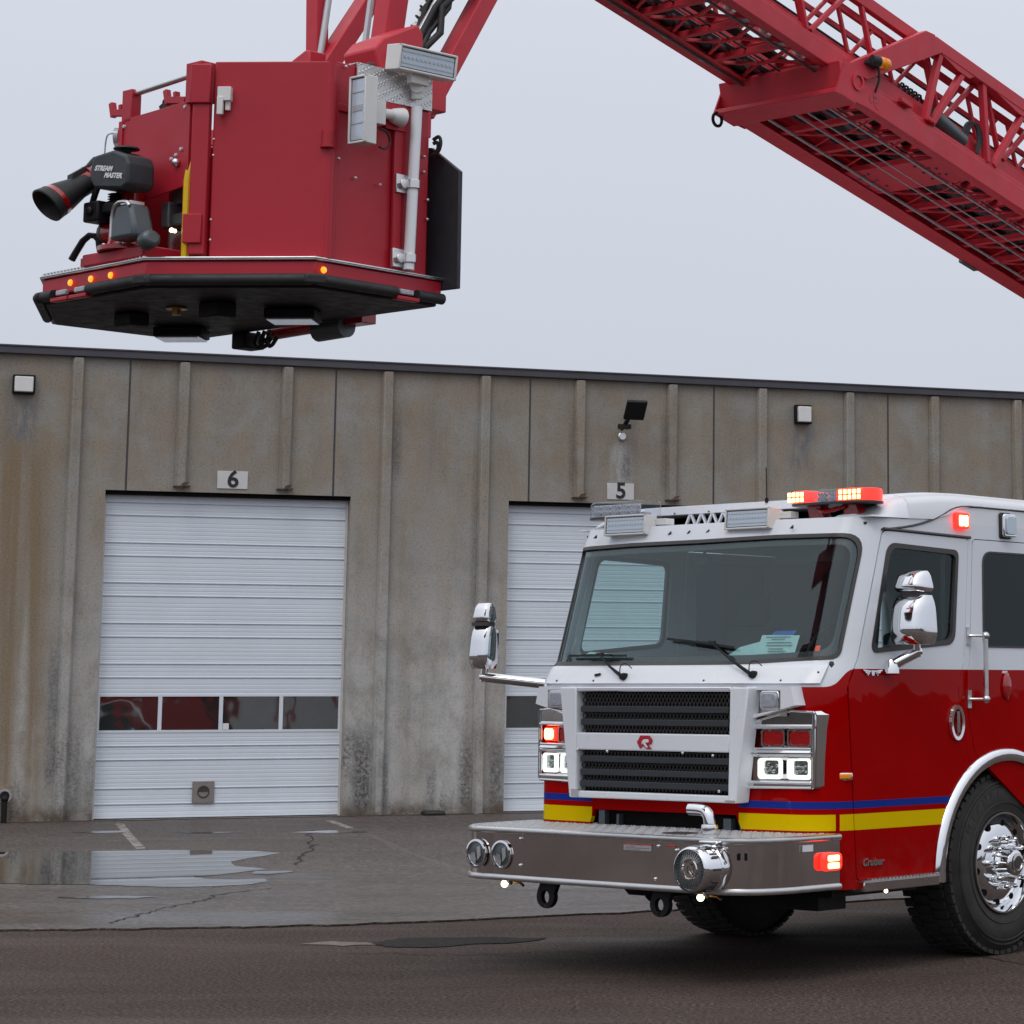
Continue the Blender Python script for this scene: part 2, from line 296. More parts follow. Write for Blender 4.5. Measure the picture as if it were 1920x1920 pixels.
# ------------------------------------------------------------------ mesh helpers
OFF = {}                      # where each object's own origin lies in the frame its mesh is written in
V = Vector
class MB:
    def __init__(s): s.v = []; s.f = []; s.mi = []; s.cur = 0
    def add(s, vs, fs):
        b = len(s.v); s.v += [tuple(x) for x in vs]; s.f += [tuple(i + b for i in f) for f in fs]; s.mi += [s.cur] * len(fs); return s
    def box(s, x0, x1, y0, y1, z0, z1):
        return s.add([(x, y, z) for z in (z0, z1) for y in (y0, y1) for x in (x0, x1)],
                     [(0, 2, 3, 1), (4, 5, 7, 6), (0, 1, 5, 4), (2, 6, 7, 3), (0, 4, 6, 2), (1, 3, 7, 5)])
    def obox(s, c, ax, ay, az, hx, hy, hz):
        c, ax, ay, az = V(c), V(ax), V(ay), V(az)
        return s.add([c + ax * hx * i + ay * hy * j + az * hz * k for k in (-1, 1) for j in (-1, 1) for i in (-1, 1)],
                     [(0, 2, 3, 1), (4, 5, 7, 6), (0, 1, 5, 4), (2, 6, 7, 3), (0, 4, 6, 2), (1, 3, 7, 5)])
    def beam(s, p, q, w, h=None, up=(0, 0, 1)):
        p, q = V(p), V(q); d = (q - p); l = d.length; d.normalize(); u = V(up)
        a = d.cross(u)
        if a.length < 1e-4: a = d.cross(V((1, 0, 0)))
        a.normalize(); b = a.cross(d)
        return s.obox((p + q) / 2, d, a, b, l / 2, w / 2, (h or w) / 2)
    def prism(s, pts, vec):
        """closed outline of 3-D points, pushed along vec"""
        pts = [V(p) for p in pts]; vec = V(vec); n_ = len(pts)
        fs = [tuple(range(n_))[::-1], tuple(range(n_, 2 * n_))] + [(i, (i + 1) % n_, (i + 1) % n_ + n_, i + n_) for i in range(n_)]
        return s.add(pts + [p + vec for p in pts], fs)
    def ring(s, c, ax, r, n_=16, ry=None, ph=0.0):
        ax = V(ax).normalized(); a = ax.orthogonal().normalized()
        if abs(ax.z) < 0.99: a = V((0, 0, 1)).cross(ax).normalized()
        b = ax.cross(a)
        return [V(c) + a * (r * cos(ph + 2 * pi * i / n_)) + b * ((ry or r) * sin(ph + 2 * pi * i / n_)) for i in range(n_)]
    def skin(s, rings, closed_ends=True, loop=False):
        n_ = len(rings[0]); vs = [p for r_ in rings for p in r_]; fs = []
        m = len(rings)
        for k in range(m if loop else m - 1):
            for i in range(n_):
                a, b = k * n_ + i, k * n_ + (i + 1) % n_; k2 = (k + 1) % m
                fs.append((a, b, k2 * n_ + (i + 1) % n_, k2 * n_ + i))
        if closed_ends and not loop: fs += [tuple(range(n_))[::-1], tuple(range((m - 1) * n_, m * n_))]
        return s.add(vs, fs)
    def cyl(s, p, q, r, n_=16, r2=None):
        p, q = V(p), V(q); return s.skin([s.ring(p, q - p, r, n_), s.ring(q, q - p, r if r2 is None else r2, n_)])
    def lathe(s, o, ax, prof, n_=32, closed=True):
        """prof: (distance along ax, radius)"""
        o, ax = V(o), V(ax).normalized(); return s.skin([s.ring(o + ax * t, ax, max(r_, 1e-4), n_) for t, r_ in prof], closed)
    def tube(s, pts, r, n_=8, smooth=0):
        pts = [V(p) for p in pts]
        for _ in range(smooth):
            q = [pts[0]]
            for a, b in zip(pts, pts[1:]): q += [a * 0.75 + b * 0.25, a * 0.25 + b * 0.75]
            pts = q + [pts[-1]]
        rings = []; prev = None
        for i, p in enumerate(pts):
            d = (pts[min(i + 1, len(pts) - 1)] - pts[max(i - 1, 0)]).normalized()
            if prev is None: a = d.orthogonal().normalized()
            else: a = (prev - d * prev.dot(d)).normalized()
            prev = a; b = d.cross(a)
            rr_ = r[i * len(r) // len(pts)] if isinstance(r, (list, tuple)) else r
            rings.append([p + a * (rr_ * cos(2 * pi * k / n_)) + b * (rr_ * sin(2 * pi * k / n_)) for k in range(n_)])
        return s.skin(rings)
    def ball(s, c, r, n_=10):
        c = V(c); rs = [c + V((0, 0, 0))]
        return s.lathe(c - V((0, 0, r)), (0, 0, 1), [(r - r * cos(pi * k / 6), r * sin(pi * k / 6)) for k in range(7)], n_)
def kids(o): return [c for c in C.objects if c.parent == o]
def link(name, me, parent, off):
    o = bpy.data.objects.new(name, me); C.objects.link(o)
    if parent is not None: o.parent = parent
    OFF[o.name] = off; return o
def obj(name, mb, mat, parent=None, bevel=0.0, smooth=35, seg=2, org=None):
    """link a builder's geometry as one mesh object; the builder writes in the thing's frame"""
    off = OFF.get(parent.name, V((0, 0, 0))) if parent is not None else V(org or (0, 0, 0))
    me = bpy.data.meshes.new(name); me.from_pydata([V(v) - off for v in mb.v], [], mb.f)
    mats = mat if isinstance(mat, (list, tuple)) else [mat]
    for m in mats: me.materials.append(MATS[m])
    if len(mats) > 1: me.polygons.foreach_set('material_index', mb.mi)
    bm = bmesh.new(); bm.from_mesh(me); bmesh.ops.recalc_face_normals(bm, faces=bm.faces); bm.to_mesh(me); bm.free()
    if smooth:
        me.polygons.foreach_set('use_smooth', [True] * len(me.polygons)); me.set_sharp_from_angle(angle=R(smooth))
    me.update()
    o = link(name, me, parent, off)
    if parent is None: o.location = off
    if bevel:
        b = o.modifiers.new('bevel', 'BEVEL'); b.width = bevel; b.segments = seg; b.limit_method = 'ANGLE'; b.angle_limit = R(40); b.harden_normals = False
    return o
def thing(name, label, cat, frame, at=(0, 0, 0), group=None):
    """Empty at a thing's base; frame = world matrix its meshes are written in, at = base in that frame"""
    o = bpy.data.objects.new(name, None); C.objects.link(o); o.empty_display_size = 0.2
    o.matrix_world = frame @ Matrix.Translation(V(at)); o['label'] = label; o['category'] = cat
    if group: o['group'] = group
    OFF[o.name] = V(at); return o
def tag(o, label, cat, group=None):
    o['label'] = label; o['category'] = cat
    if group: o['group'] = group
    return o
def struct(name, mb, mat, smooth=0):
    o = obj(name, mb, mat, None, smooth=smooth); o['kind'] = 'structure'; return o
def lab(o, text): o['label'] = text; return o
def text_mb(txt, size, ext, o, ax, ay, an, shear=0.0, space=1.0, align='CENTER', bold=0.0):
    cu = bpy.data.curves.new('t', 'FONT'); cu.body = txt; cu.size = size; cu.extrude = ext; cu.shear = shear; cu.space_character = space
    cu.align_x = align; cu.align_y = 'CENTER'; cu.offset = bold; cu.resolution_u = 3
    to = bpy.data.objects.new('t', cu); C.objects.link(to); bpy.context.view_layer.update()
    me = bpy.data.meshes.new_from_object(to.evaluated_get(bpy.context.evaluated_depsgraph_get()))
    o, ax, ay, an = V(o), V(ax), V(ay), V(an)
    mb = MB(); mb.add([o + ax * v.co.x + ay * v.co.y + an * v.co.z for v in me.vertices], [tuple(p.vertices) for p in me.polygons])
    bpy.data.objects.remove(to); bpy.data.curves.remove(cu); bpy.data.meshes.remove(me); return mb
def rrect(x0, x1, z0, z1, r, k=6):
    """rounded rectangle outline, list of 2-D points"""
    out = []
    for cx_, cz_, a0 in ((x1 - r, z0 + r, -90), (x1 - r, z1 - r, 0), (x0 + r, z1 - r, 90), (x0 + r, z0 + r, 180)):
        out += [(cx_ + r * cos(R(a0 + 90 * i / k)), cz_ + r * sin(R(a0 + 90 * i / k))) for i in range(k + 1)]
    return out
def rpoly(pts, r, k=6):
    """polygon with rounded corners (r: number or list)"""
    out = []; n_ = len(pts)
    for i, p in enumerate(pts):
        p = V((p[0], p[1])); a = V(pts[i - 1][:2]) - p; b = V(pts[(i + 1) % n_][:2]) - p
        ri = r[i] if isinstance(r, (list, tuple)) else r
        if ri <= 0: out.append(tuple(p)); continue
        la, lb = a.length, b.length; a.normalize(); b.normalize()
        ang = a.angle(b); d = min(ri / math.tan(ang / 2), la * 0.48, lb * 0.48)
        p0, p1 = p + a * d, p + b * d
        for j in range(k + 1):
            t = j / k; out.append(tuple(p0 * (1 - t) ** 2 + p * 2 * t * (1 - t) + p1 * t * t))
    return out
def sheet(outer, holes, mapf, thick=0.015, step=0.05, lift=0.0):
    """curved plate: 2-D outline with holes, triangulated and laid on mapf(u, v) with real thickness"""
    def dens(poly):
        out = []
        for a, b in zip(poly, poly[1:] + poly[:1]):
            a, b = V(a), V(b); m = max(1, int((b - a).length / step)); out += [a + (b - a) * (j / m) for j in range(m)]
        return out
    loops = [dens([tuple(p) for p in outer])] + [dens([tuple(p) for p in h]) for h in holes]
    vs, es, fs = [], [], []
    for lp in loops:
        b = len(vs); vs += lp; es += [(b + i, b + (i + 1) % len(lp)) for i in range(len(lp))]; fs.append([b + i for i in range(len(lp))])
    def inside(p, poly):
        c_ = False; x, y = p
        for (x1, y1), (x2, y2) in zip(poly, poly[1:] + poly[:1]):
            if (y1 > y) != (y2 > y) and x < (x2 - x1) * (y - y1) / (y2 - y1) + x1: c_ = not c_
        return c_
    pl = [[tuple(p) for p in lp] for lp in loops]
    us = [p[0] for p in pl[0]]; ws = [p[1] for p in pl[0]]
    u = min(us) + step / 2
    while u < max(us):
        w_ = min(ws) + step / 2
        while w_ < max(ws):
            if inside((u, w_), pl[0]) and not any(inside((u, w_), h) for h in pl[1:]): vs.append(V((u, w_)))
            w_ += step * 1.5
        u += step
    r = geometry.delaunay_2d_cdt(vs, es, fs, 1, 1e-5)
    pts, tri = r[0], r[2]
    tri = [t for t in tri if not any(inside(tuple(sum((pts[i] for i in t), V((0, 0))) / len(t)), h) for h in pl[1:])]
    def nrm(p):
        e_ = 0.002; a = V(mapf(p[0] + e_, p[1])) - V(mapf(p[0] - e_, p[1])); b = V(mapf(p[0], p[1] + e_)) - V(mapf(p[0], p[1] - e_))
        return a.cross(b).normalized()
    nn = [nrm(p) for p in pts]; base = [V(mapf(p[0], p[1])) for p in pts]
    mb = MB(); N_ = len(pts)
    cnt = {}
    for t in tri:
        for a, b in zip(t, t[1:] + t[:1]): cnt[(a, b)] = cnt.get((a, b), 0) + 1
    rim = [(a, b) for (a, b) in cnt if (b, a) not in cnt]
    mb.add([p + m * lift for p, m in zip(base, nn)] + [p + m * (lift - thick) for p, m in zip(base, nn)],
           [tuple(t) for t in tri] + [tuple(i + N_ for i in reversed(t)) for t in tri] + [(b, a, a + N_, b + N_) for a, b in rim])
    return mb

# ------------------------------------------------------------------ the ground
def flat(poly, z, th=0.0):
    mb = MB(); vs = [(x, y, z) for x, y in poly]
    if th: mb.prism([(x, y, z - th) for x, y in poly], (0, 0, th))
    else: mb.add(vs, [tuple(range(len(vs)))])
    return mb
def wob(poly, amp, k=3, seed=1):
    rnd = random.Random(seed); out = []
    for a, b in zip(poly, poly[1:] + poly[:1]):
        for j in range(k):
            t = j / k; out.append((a[0] + (b[0] - a[0]) * t + rnd.uniform(-amp, amp), a[1] + (b[1] - a[1]) * t + rnd.uniform(-amp, amp) * 1.6))
    return out
W0 = V((-7.328, 32.552, 0)); BYAW = R(21.8)
BF = Matrix.Translation(W0) @ Matrix.Rotation(BYAW, 4, 'Z')            # warehouse frame: x along the wall, y into the building
def bw(x, y): p = BF @ V((x, y, 0)); return (p.x, p.y)
struct('ground', flat([(-700, -500), (700, -500), (700, 900), (-700, 900)], 0.0), 'asphalt_rough')
seam = [(-9.0, 17.55), (-7.2, 17.70), (-5.45, 17.88), (-4.65, 17.99), (-3.83, 18.11), (-2.99, 18.39), (-2.28, 18.72), (-1.18, 19.32), (-0.8, 19.59), (1.5, 20.9), (5, 22.8), (14, 27.5)]
sm = []
rnd = random.Random(3)
for a, b in zip(seam, seam[1:]):
    for j in range(8): t_ = j / 8; sm.append((a[0] + (b[0] - a[0]) * t_, a[1] + (b[1] - a[1]) * t_ + rnd.uniform(-0.05, 0.05)))
sm.append(seam[-1])
struct('asphalt_apron', flat(sm + [bw(26, 0.4), bw(-14, 0.4)], 0.014, 0.010), 'asphalt_smooth')
for k, (poly, sd_) in enumerate((([(-8.6, 21.97), (-7.6, 21.9), (-6.72, 21.97), (-6.41, 21.85), (-5.95, 21.85), (-5.52, 21.68), (-5.14, 21.57), (-4.85, 21.62), (-4.59, 21.85), (-4.5, 22.2), (-4.61, 22.5), (-4.84, 22.38), (-5.14, 22.5), (-5.27, 22.68), (-5.07, 23.0), (-4.82, 23.65), (-5.19, 23.99), (-5.36, 24.63), (-5.29, 25.15), (-5.12, 25.85), (-5.51, 26.18), (-6.19, 26.35), (-6.95, 26.18), (-7.68, 26.1), (-8.6, 25.85)], 1),
        ([(-4.86, 23.12), (-4.68, 22.93), (-4.52, 23.32), (-4.59, 23.45), (-4.87, 23.38)], 2),
        ([(-8.25, 29.5), (-8.12, 29.75), (-7.76, 29.8), (-7.62, 29.55), (-7.88, 29.30)], 3),
        ([(-5.75, 29.5), (-5.4, 29.85), (-4.95, 29.85), (-4.9, 29.5), (-5.3, 29.3)], 4),
        ([(-7.1, 29.4), (-6.7, 29.6), (-6.3, 29.55), (-6.6, 29.3)], 5),
        ([(-5.86, 20.56), (-5.5, 20.66), (-5.04, 20.6), (-5.2, 20.42), (-5.6, 20.4)], 6))):
    struct('puddle', flat(wob(poly, 0.02, 3, sd_), 0.018), 'puddle_water')
def ribbon(pts, wd, z, jit=0.0, seed=0, k=1):
    rnd_ = random.Random(seed); q = []
    for a, b in zip(pts, pts[1:]):
        for j in range(k): t = j / k; q.append(V((a[0] + (b[0] - a[0]) * t + rnd_.uniform(-jit, jit), a[1] + (b[1] - a[1]) * t + rnd_.uniform(-jit, jit) * 2, z)))
    q.append(V((*pts[-1], z)))
    mb = MB(); vs = []
    for i, p in enumerate(q):
        d = (q[min(i + 1, len(q) - 1)] - q[max(0, i - 1)]).normalized(); nn_ = V((-d.y, d.x, 0)); ww = wd * (rnd_.uniform(0.4, 1.3) if jit else 1)
        vs += [p + nn_ * ww / 2, p - nn_ * ww / 2]
    mb.add(vs, [(2 * i, 2 * i + 1, 2 * i + 3, 2 * i + 2) for i in range(len(q) - 1)]); return mb
struct('parking_line', ribbon([(-8.18, 31.35), (-7.5, 29.1), (-6.7, 26.55)], 0.10, 0.0155), 'faded_line_paint')
struct('parking_line', ribbon([(-5.80, 32.1), (-5.25, 30.4)], 0.10, 0.0155), 'faded_line_paint')
struct('parking_line', ribbon([(-5.25, 30.4), (-4.68, 28.62), (-3.94, 26.1), (-3.07, 23.52), (-2.5, 21.9)], 0.09, 0.0155), 'worn_line_paint')
struct('pavement_crack', ribbon([(-5.62, 29.9), (-5.50, 29.33), (-5.12, 27.39), (-4.91, 26.1), (-4.67, 24.2)], 0.035, 0.0165, 0.05, 5, 7), 'dark_tar')
struct('pavement_crack', ribbon([(-4.35, 21.4), (-4.65, 20.76), (-4.6, 20.36), (-4.69, 19.87), (-4.76, 19.5), (-4.77, 19.06), (-4.83, 18.63), (-4.81, 18.35)], 0.022, 0.0165, 0.035, 6, 7), 'dark_tar')
struct('pavement_crack', ribbon([(1.02, 16.45), (1.25, 16.0), (1.55, 15.4), (1.9, 14.8)], 0.02, 0.003, 0.02, 12, 6), 'dark_tar')
struct('pavement_crack', ribbon([(-2.9, 16.5), (-2.2, 16.35), (-1.5, 16.55), (-0.7, 16.3)], 0.018, 0.006, 0.03, 15, 8), 'dark_tar')
struct('asphalt_patch', flat(wob([(-3.24, 17.04), (-3.08, 17.18), (-2.86, 17.14), (-2.75, 16.98), (-2.95, 16.9)], 0.02, 3, 4), 0.004), 'patch_light')
struct('asphalt_patch', flat(wob([(-2.8, 17.04), (-2.63, 17.4), (-2.14, 17.5), (-1.66, 17.38), (-1.9, 17.1), (-2.43, 16.75), (-2.65, 16.8)], 0.03, 3, 5), 0.005), 'patch_dark')
struct('dirt_strip', flat([bw(x, -0.13 - 0.05 * sin(x * 5.1) - 0.03 * sin(x * 13)) for x in [i * 0.12 - 4 for i in range(130)]] + [bw(11.6, -0.01), bw(-4, -0.01)], 0.022, 0.006), 'dirt')

# ------------------------------------------------------------------ warehouse
bld = thing('warehouse_building', 'long grey brown ribbed concrete warehouse with white roll up doors behind the fire engine', 'building', BF)
DOORS = [(-1.475, 1.62, 4.08), (3.73, 6.83, 4.08), (8.94, 12.04, 4.08)]
X0, X1, ZT, TH = -9.0, 18.0, 5.745, 0.20
wb = MB(); xs = [X0] + [v for d in DOORS for v in d[:2]] + [X1]
for i in range(0, len(xs), 2): wb.box(xs[i], xs[i + 1], 0, TH, -0.3, ZT)
for d in DOORS: wb.box(d[0], d[1], 0, TH, d[2], ZT)
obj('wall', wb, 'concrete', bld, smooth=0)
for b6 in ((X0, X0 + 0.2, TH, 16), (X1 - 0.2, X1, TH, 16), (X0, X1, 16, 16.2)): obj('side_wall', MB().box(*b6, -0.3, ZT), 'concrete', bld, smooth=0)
obj('roof', MB().box(X0, X1, TH + 0.02, 16.2, ZT - 0.12, ZT + 0.02), 'roof_cap', bld, smooth=0)
obj('roof_flashing', MB().box(X0 - 0.06, X1 + 0.06, -0.085, 0.34, ZT - 0.006, ZT + 0.098).box(X0 - 0.06, X1 + 0.06, -0.10, -0.085, ZT + 0.080, ZT + 0.103), 'roof_cap', bld, bevel=0.006)
ribx = [-1.87 + 1.3125 * k for k in range(-5, 15)]
for rx_ in ribx:
    z0 = 0.0
    for d in DOORS:
        if d[0] - 0.05 < rx_ < d[1] + 0.05: z0 = d[2] + 0.06
    pr = [(rx_ - 0.085, -0.001), (rx_ - 0.055, -0.075), (rx_ + 0.055, -0.075), (rx_ + 0.085, -0.001)]
    mb = MB().prism([(a, b, z0) for a, b in pr], (0, 0, ZT - 0.02 - z0))
    obj('pilaster_rib', mb, 'concrete', bld, bevel=0.012)
for jx in [-1.23 + 2.615 * k for k in range(-2, 6)]:
    z0 = 0.0
    for d in DOORS:
        if d[0] < jx < d[1]: z0 = d[2]
    obj('panel_joint', MB().box(jx - 0.012, jx + 0.012, -0.003, -0.001, z0, ZT - 0.02), 'trim_dark', bld, smooth=0)
# roll-up doors
def garage_door(x0, x1, zt, idx):
    yd = TH - 0.045
    lines_deep = [0.19, 0.38, 0.73, 0.90, 1.745, 1.915, 2.25, 2.42, 2.76, 2.925, 3.26, 3.425, 3.77, 3.93]
    shallow = [z for z in [k * 0.0505 for k in range(1, 80)] if all(abs(z - d) > 0.035 for d in lines_deep)]
    def prof(z0, z1):
        pts = [(yd, z0)]
        ev = sorted([(z, 1) for z in lines_deep if z0 + 0.02 < z < z1 - 0.02] + [(z, 0) for z in shallow if z0 + 0.02 < z < z1 - 0.02])
        for z, k in ev:
            if k: pts += [(yd, z - 0.012), (yd + 0.022, z - 0.006), (yd + 0.022, z + 0.004), (yd - 0.006, z + 0.012), (yd, z + 0.03)]
            else: pts += [(yd, z - 0.008), (yd + 0.0022, z - 0.002), (yd + 0.002, z + 0.004), (yd, z + 0.010)]
        pts.append((yd, z1)); return pts
    mb = MB(); fr = 0.035
    for z0, z1 in ((0.02, 1.075), (1.545, zt - 0.05)):
        p = prof(z0, z1); vs = [(x, y, z) for (y, z) in p for x in (x0 + fr, x1 - fr)]
        mb.add(vs, [(2 * i, 2 * i + 1, 2 * i + 3, 2 * i + 2) for i in range(len(p) - 1)])
    gd = obj('garage_door', mb, 'door_enamel', bld, smooth=0)
    wd = (x1 - x0 - 2 * fr); fm = MB()
    fm.box(x0 + fr, x1 - fr, yd - 0.008, yd + 0.02, 1.075, 1.105).box(x0 + fr, x1 - fr, yd - 0.008, yd + 0.02, 1.52, 1.545)
    cells = []
    for k in range(5):
        xc = x0 + fr + wd * k / 4; h = 0.022 if k in (0, 4) else 0.024
        a, b = max(x0 + fr, xc - h), min(x1 - fr, xc + h); fm.box(a, b, yd - 0.007, yd + 0.02, 1.105, 1.52); cells.append((a, b))
    obj('window_frame', fm, 'door_enamel', gd)
    for k in range(4): obj('window_pane', MB().box(cells[k][1], cells[k + 1][0], yd + 0.008, yd + 0.014, 1.105, 1.52), 'garage_glass', gd, smooth=0)
    for a, b in ((x0 + 0.003, x0 + fr), (x1 - fr, x1 - 0.003)): obj('door_track', MB().box(a, b, yd - 0.02, yd + 0.015, 0.02, zt - 0.05), 'door_frame_paint', gd)
    obj('bottom_seal', MB().box(x0 + fr, x1 - fr, yd - 0.012, yd + 0.02, 0.012, 0.030), 'black_rubber', gd)
    obj('threshold', MB().box(x0, x1, -0.04, TH, 0.0, 0.016), 'door_frame_paint', gd)
    if idx == 0:
        cx_ = -0.115; mb = MB().box(cx_ - 0.135, cx_ + 0.135, yd - 0.03, yd, 0.20, 0.47)
        obj('exhaust_port', mb, 'vent_taupe', gd, bevel=0.006)
        mb = MB().lathe((cx_, yd - 0.032, 0.34), (0, -1, 0), [(0, 0.075), (0.006, 0.075), (0.006, 0.062), (0.0, 0.062)], 24, False)
        mb.add([V((cx_, yd - 0.034, 0.34)) + V((0.062 * cos(a * pi / 12), 0, 0.062 * sin(a * pi / 12))) for a in range(13)], [tuple(range(13))])
        obj('exhaust_port_cap', mb, 'trim_dark', gd)
        obj('door_sticker', MB().box(0.10, 0.175, yd - 0.012, yd - 0.009, 1.105, 1.185), 'white_text', gd, smooth=0)
    obj('head_gap_shade', MB().box(x0, x1, 0.05, TH, zt - 0.05, zt - 0.002), 'dark_gap', gd, smooth=0)  # dark strip added for the shaded gap over the door
    return gd
for i, d in enumerate(DOORS):
    garage_door(*d, i)
obj('interior_liner', MB().box(X0 + 0.3, X1 - 0.3, 0.9, 0.95, 0, 5.4), 'interior_dark', bld, smooth=0)
for bx_ in (-0.54, 0.76, 4.70, 6.02, 9.9, 11.2):
    mb = MB().prism([(bx_ - 0.11, -0.10, 4.142), (bx_ + 0.10, -0.10, 4.148), (bx_ + 0.10, -0.10, 4.154), (bx_ - 0.11, -0.10, 4.148)], (0, 0.10, 0))
    mb.prism([(bx_ - 0.03, -0.09, 4.15), (bx_ + 0.04, -0.09, 4.15), (bx_ + 0.085, -0.09, 4.205), (bx_ + 0.01, -0.09, 4.195)], (0, 0.03, 0)); mb.beam((bx_ + 0.01, -0.08, 4.10), (bx_ + 0.03, -0.06, 4.16), 0.018)
    obj('anchor_bracket', mb, 'rust', bld)
def number_sign(x0, x1, z0, z1, txt, label):
    t = thing('number_sign', label, 'sign', BF, (0.5 * (x0 + x1), -0.004, z0), 'bay number signs over the garage doors')
    obj('plate', MB().box(x0, x1, -0.012, -0.002, z0, z1), 'sign_white', t, bevel=0.003)
    obj('numeral', text_mb(txt, 0.30, 0.002, ((x0 + x1) / 2 + 0.005, -0.015, (z0 + z1) / 2), (1, 0, 0), (0, 0, 1), (0, -1, 0), bold=0.007), 'sign_black', t)
number_sign(-0.10, 0.285, 4.135, 4.36, '6', 'white number plate reading 6 above the left garage door')
number_sign(5.09, 5.47, 4.135, 4.355, '5', 'white number plate reading 5 above the garage door behind the cab')
def wall_pack(x0, x1, z0, z1, label, open_side):
    t = thing('wall_light', label, 'wall light', BF, ((x0 + x1) / 2, -0.003, z0), 'square wall lights high on the warehouse')
    xm, zm = (x0 + x1) / 2, (z0 + z1) / 2
    obj('housing', MB().box(x0, x1, -0.10, -0.003, z0, z1), 'black_paint', t, bevel=0.012)
    obj('lens', MB().prism([(p[0], -0.16, p[1]) for p in rrect(x0 + 0.018, x1 - 0.03, z0 + 0.02, z1 - 0.03, 0.012, 3)], (0, 0.062, 0)), 'white_housing', t, bevel=0.01)
wall_pack(-2.655, -2.385, 5.235, 5.475, 'square white faced wall light at the far left of the warehouse above the rusty streaks', 0)
wall_pack(7.795, 8.035, 5.255, 5.52, 'square white faced wall light in a black housing above the engine cab', 1)
t = thing('flood_light', 'black tilted flood light on a short wall arm above the number 5 plate', 'flood light', BF, (5.28, -0.003, 4.98))
hd = MB().obox((5.385, -0.30, 5.325), (0.97, 0.05, 0.0), (0.0, 0.62, -0.78), (0.16, 0.78, 0.62), 0.15, 0.145, 0.03)
fl = obj('head', hd, 'black_paint', t, bevel=0.01)
obj('lens', MB().obox((5.378, -0.325, 5.345), (0.97, 0.05, 0.0), (0.0, 0.62, -0.78), (0.16, 0.78, 0.62), 0.115, 0.105, 0.012), 'lens_grey', fl)
obj('arm', MB().tube([(5.30, -0.24, 5.20), (5.28, -0.16, 5.13), (5.27, -0.05, 5.09)], 0.03).box(5.20, 5.36, -0.20, -0.10, 5.08, 5.14), 'black_paint', t)
obj('junction_box', MB().lathe((5.29, -0.003, 4.99), (0, -1, 0), [(0, 0.06), (0.03, 0.06), (0.045, 0.045), (0.045, 0.0)], 16), 'aluminium', t)
t = thing('standpipe', 'short black pipe stub with a grey collar low on the wall at the left edge', 'pipe', BF, (-2.52, -0.12, 0))
obj('pipe', MB().cyl((-2.525, -0.13, 0.0), (-2.525, -0.13, 0.28), 0.035).ball((-2.525, -0.13, 0.30), 0.05), 'black_paint', t)
obj('collar', MB().lathe((-2.525, -0.002, 0.335), (0, -1, 0), [(0, 0.085), (0.10, 0.085), (0.10, 0.058), (0.03, 0.058), (0.03, 0.0)], 20), 'aluminium', t)
obj('bore', MB().lathe((-2.525, -0.10, 0.335), (0, -1, 0), [(0, 0.055), (0.025, 0.055), (0.025, 0.0)], 20), 'black_paint', t)
t = obj('splash_block', MB().prism([(2.62, -0.28, 0.03), (2.90, -0.28, 0.03), (2.90, -0.03, 0.03), (2.62, -0.03, 0.03)], (0, 0, 0.07)), 'black_rubber', None, bevel=0.03, org=(2.76, -0.15, 0.03))
t.matrix_world = BF @ Matrix.Translation(V((2.76, -0.15, 0.0))); tag(t, 'small black rubber block lying at the foot of the warehouse wall', 'block')

# ================================================================== FIRE ENGINE
TO = V((0.354, 17.143, 0.0))
TF = Matrix.Translation(TO) @ Matrix.Rotation(R(-39.5), 4, 'Z')        # engine frame: x to its left side, y rearwards, z up
eng = thing('fire_engine', 'red and white fire engine with chrome bumper and lit red warning lights', 'fire engine', TF)
CX, RX, RY, LC = 0.96, 0.26, 0.32, 0.45
def lerp_tab(z, zs, ys):
    if z <= zs[0]: return ys[0]
    for a, b, c_, d in zip(zs, zs[1:], ys, ys[1:]):
        if z <= b: return c_ + (d - c_) * (z - a) / (b - a)
    return ys[-1]
def yf(z): return lerp_tab(z, [0, 1.66, 1.80, 2.56, 2.66, 3], [-1.87, -1.87, -1.77, -1.53, -1.48, -1.46])
def S(u, z):
    s = 1 if u >= 0 else -1; a = abs(u); y0 = yf(z)
    if a <= CX: x = a; y = y0 + 0.05 * (a / CX) ** 2
    elif a <= CX + LC:
        p = (a - CX) / LC * pi / 2; x = CX + RX * sin(p); y = y0 + 0.05 + RY * (1 - cos(p))
    else: x = 1.22; y = y0 + 0.05 + RY + (a - CX - LC)
    return (s * x, y, z)
def US(y, z): return CX + LC + (y - yf(z) - 0.05 - RY)                 # side position -> plate coordinate
def SU(pts, s=1): return [(s * US(y, z), z) for y, z in pts]
YR = 1.92                                                              # rear of the cab
AR = 0.70
def arc(a0, a1, r, k=14, zc=0.52): return [(r * cos(R(a0 + (a1 - a0) * i / k)), zc + r * sin(R(a0 + (a1 - a0) * i / k))) for i in range(k + 1)]
def side_profile(): # lower edge of the cab side from front to rear (y, z)
    zb = 0.49
    return [(-1.49, zb), (-0.80, zb)]
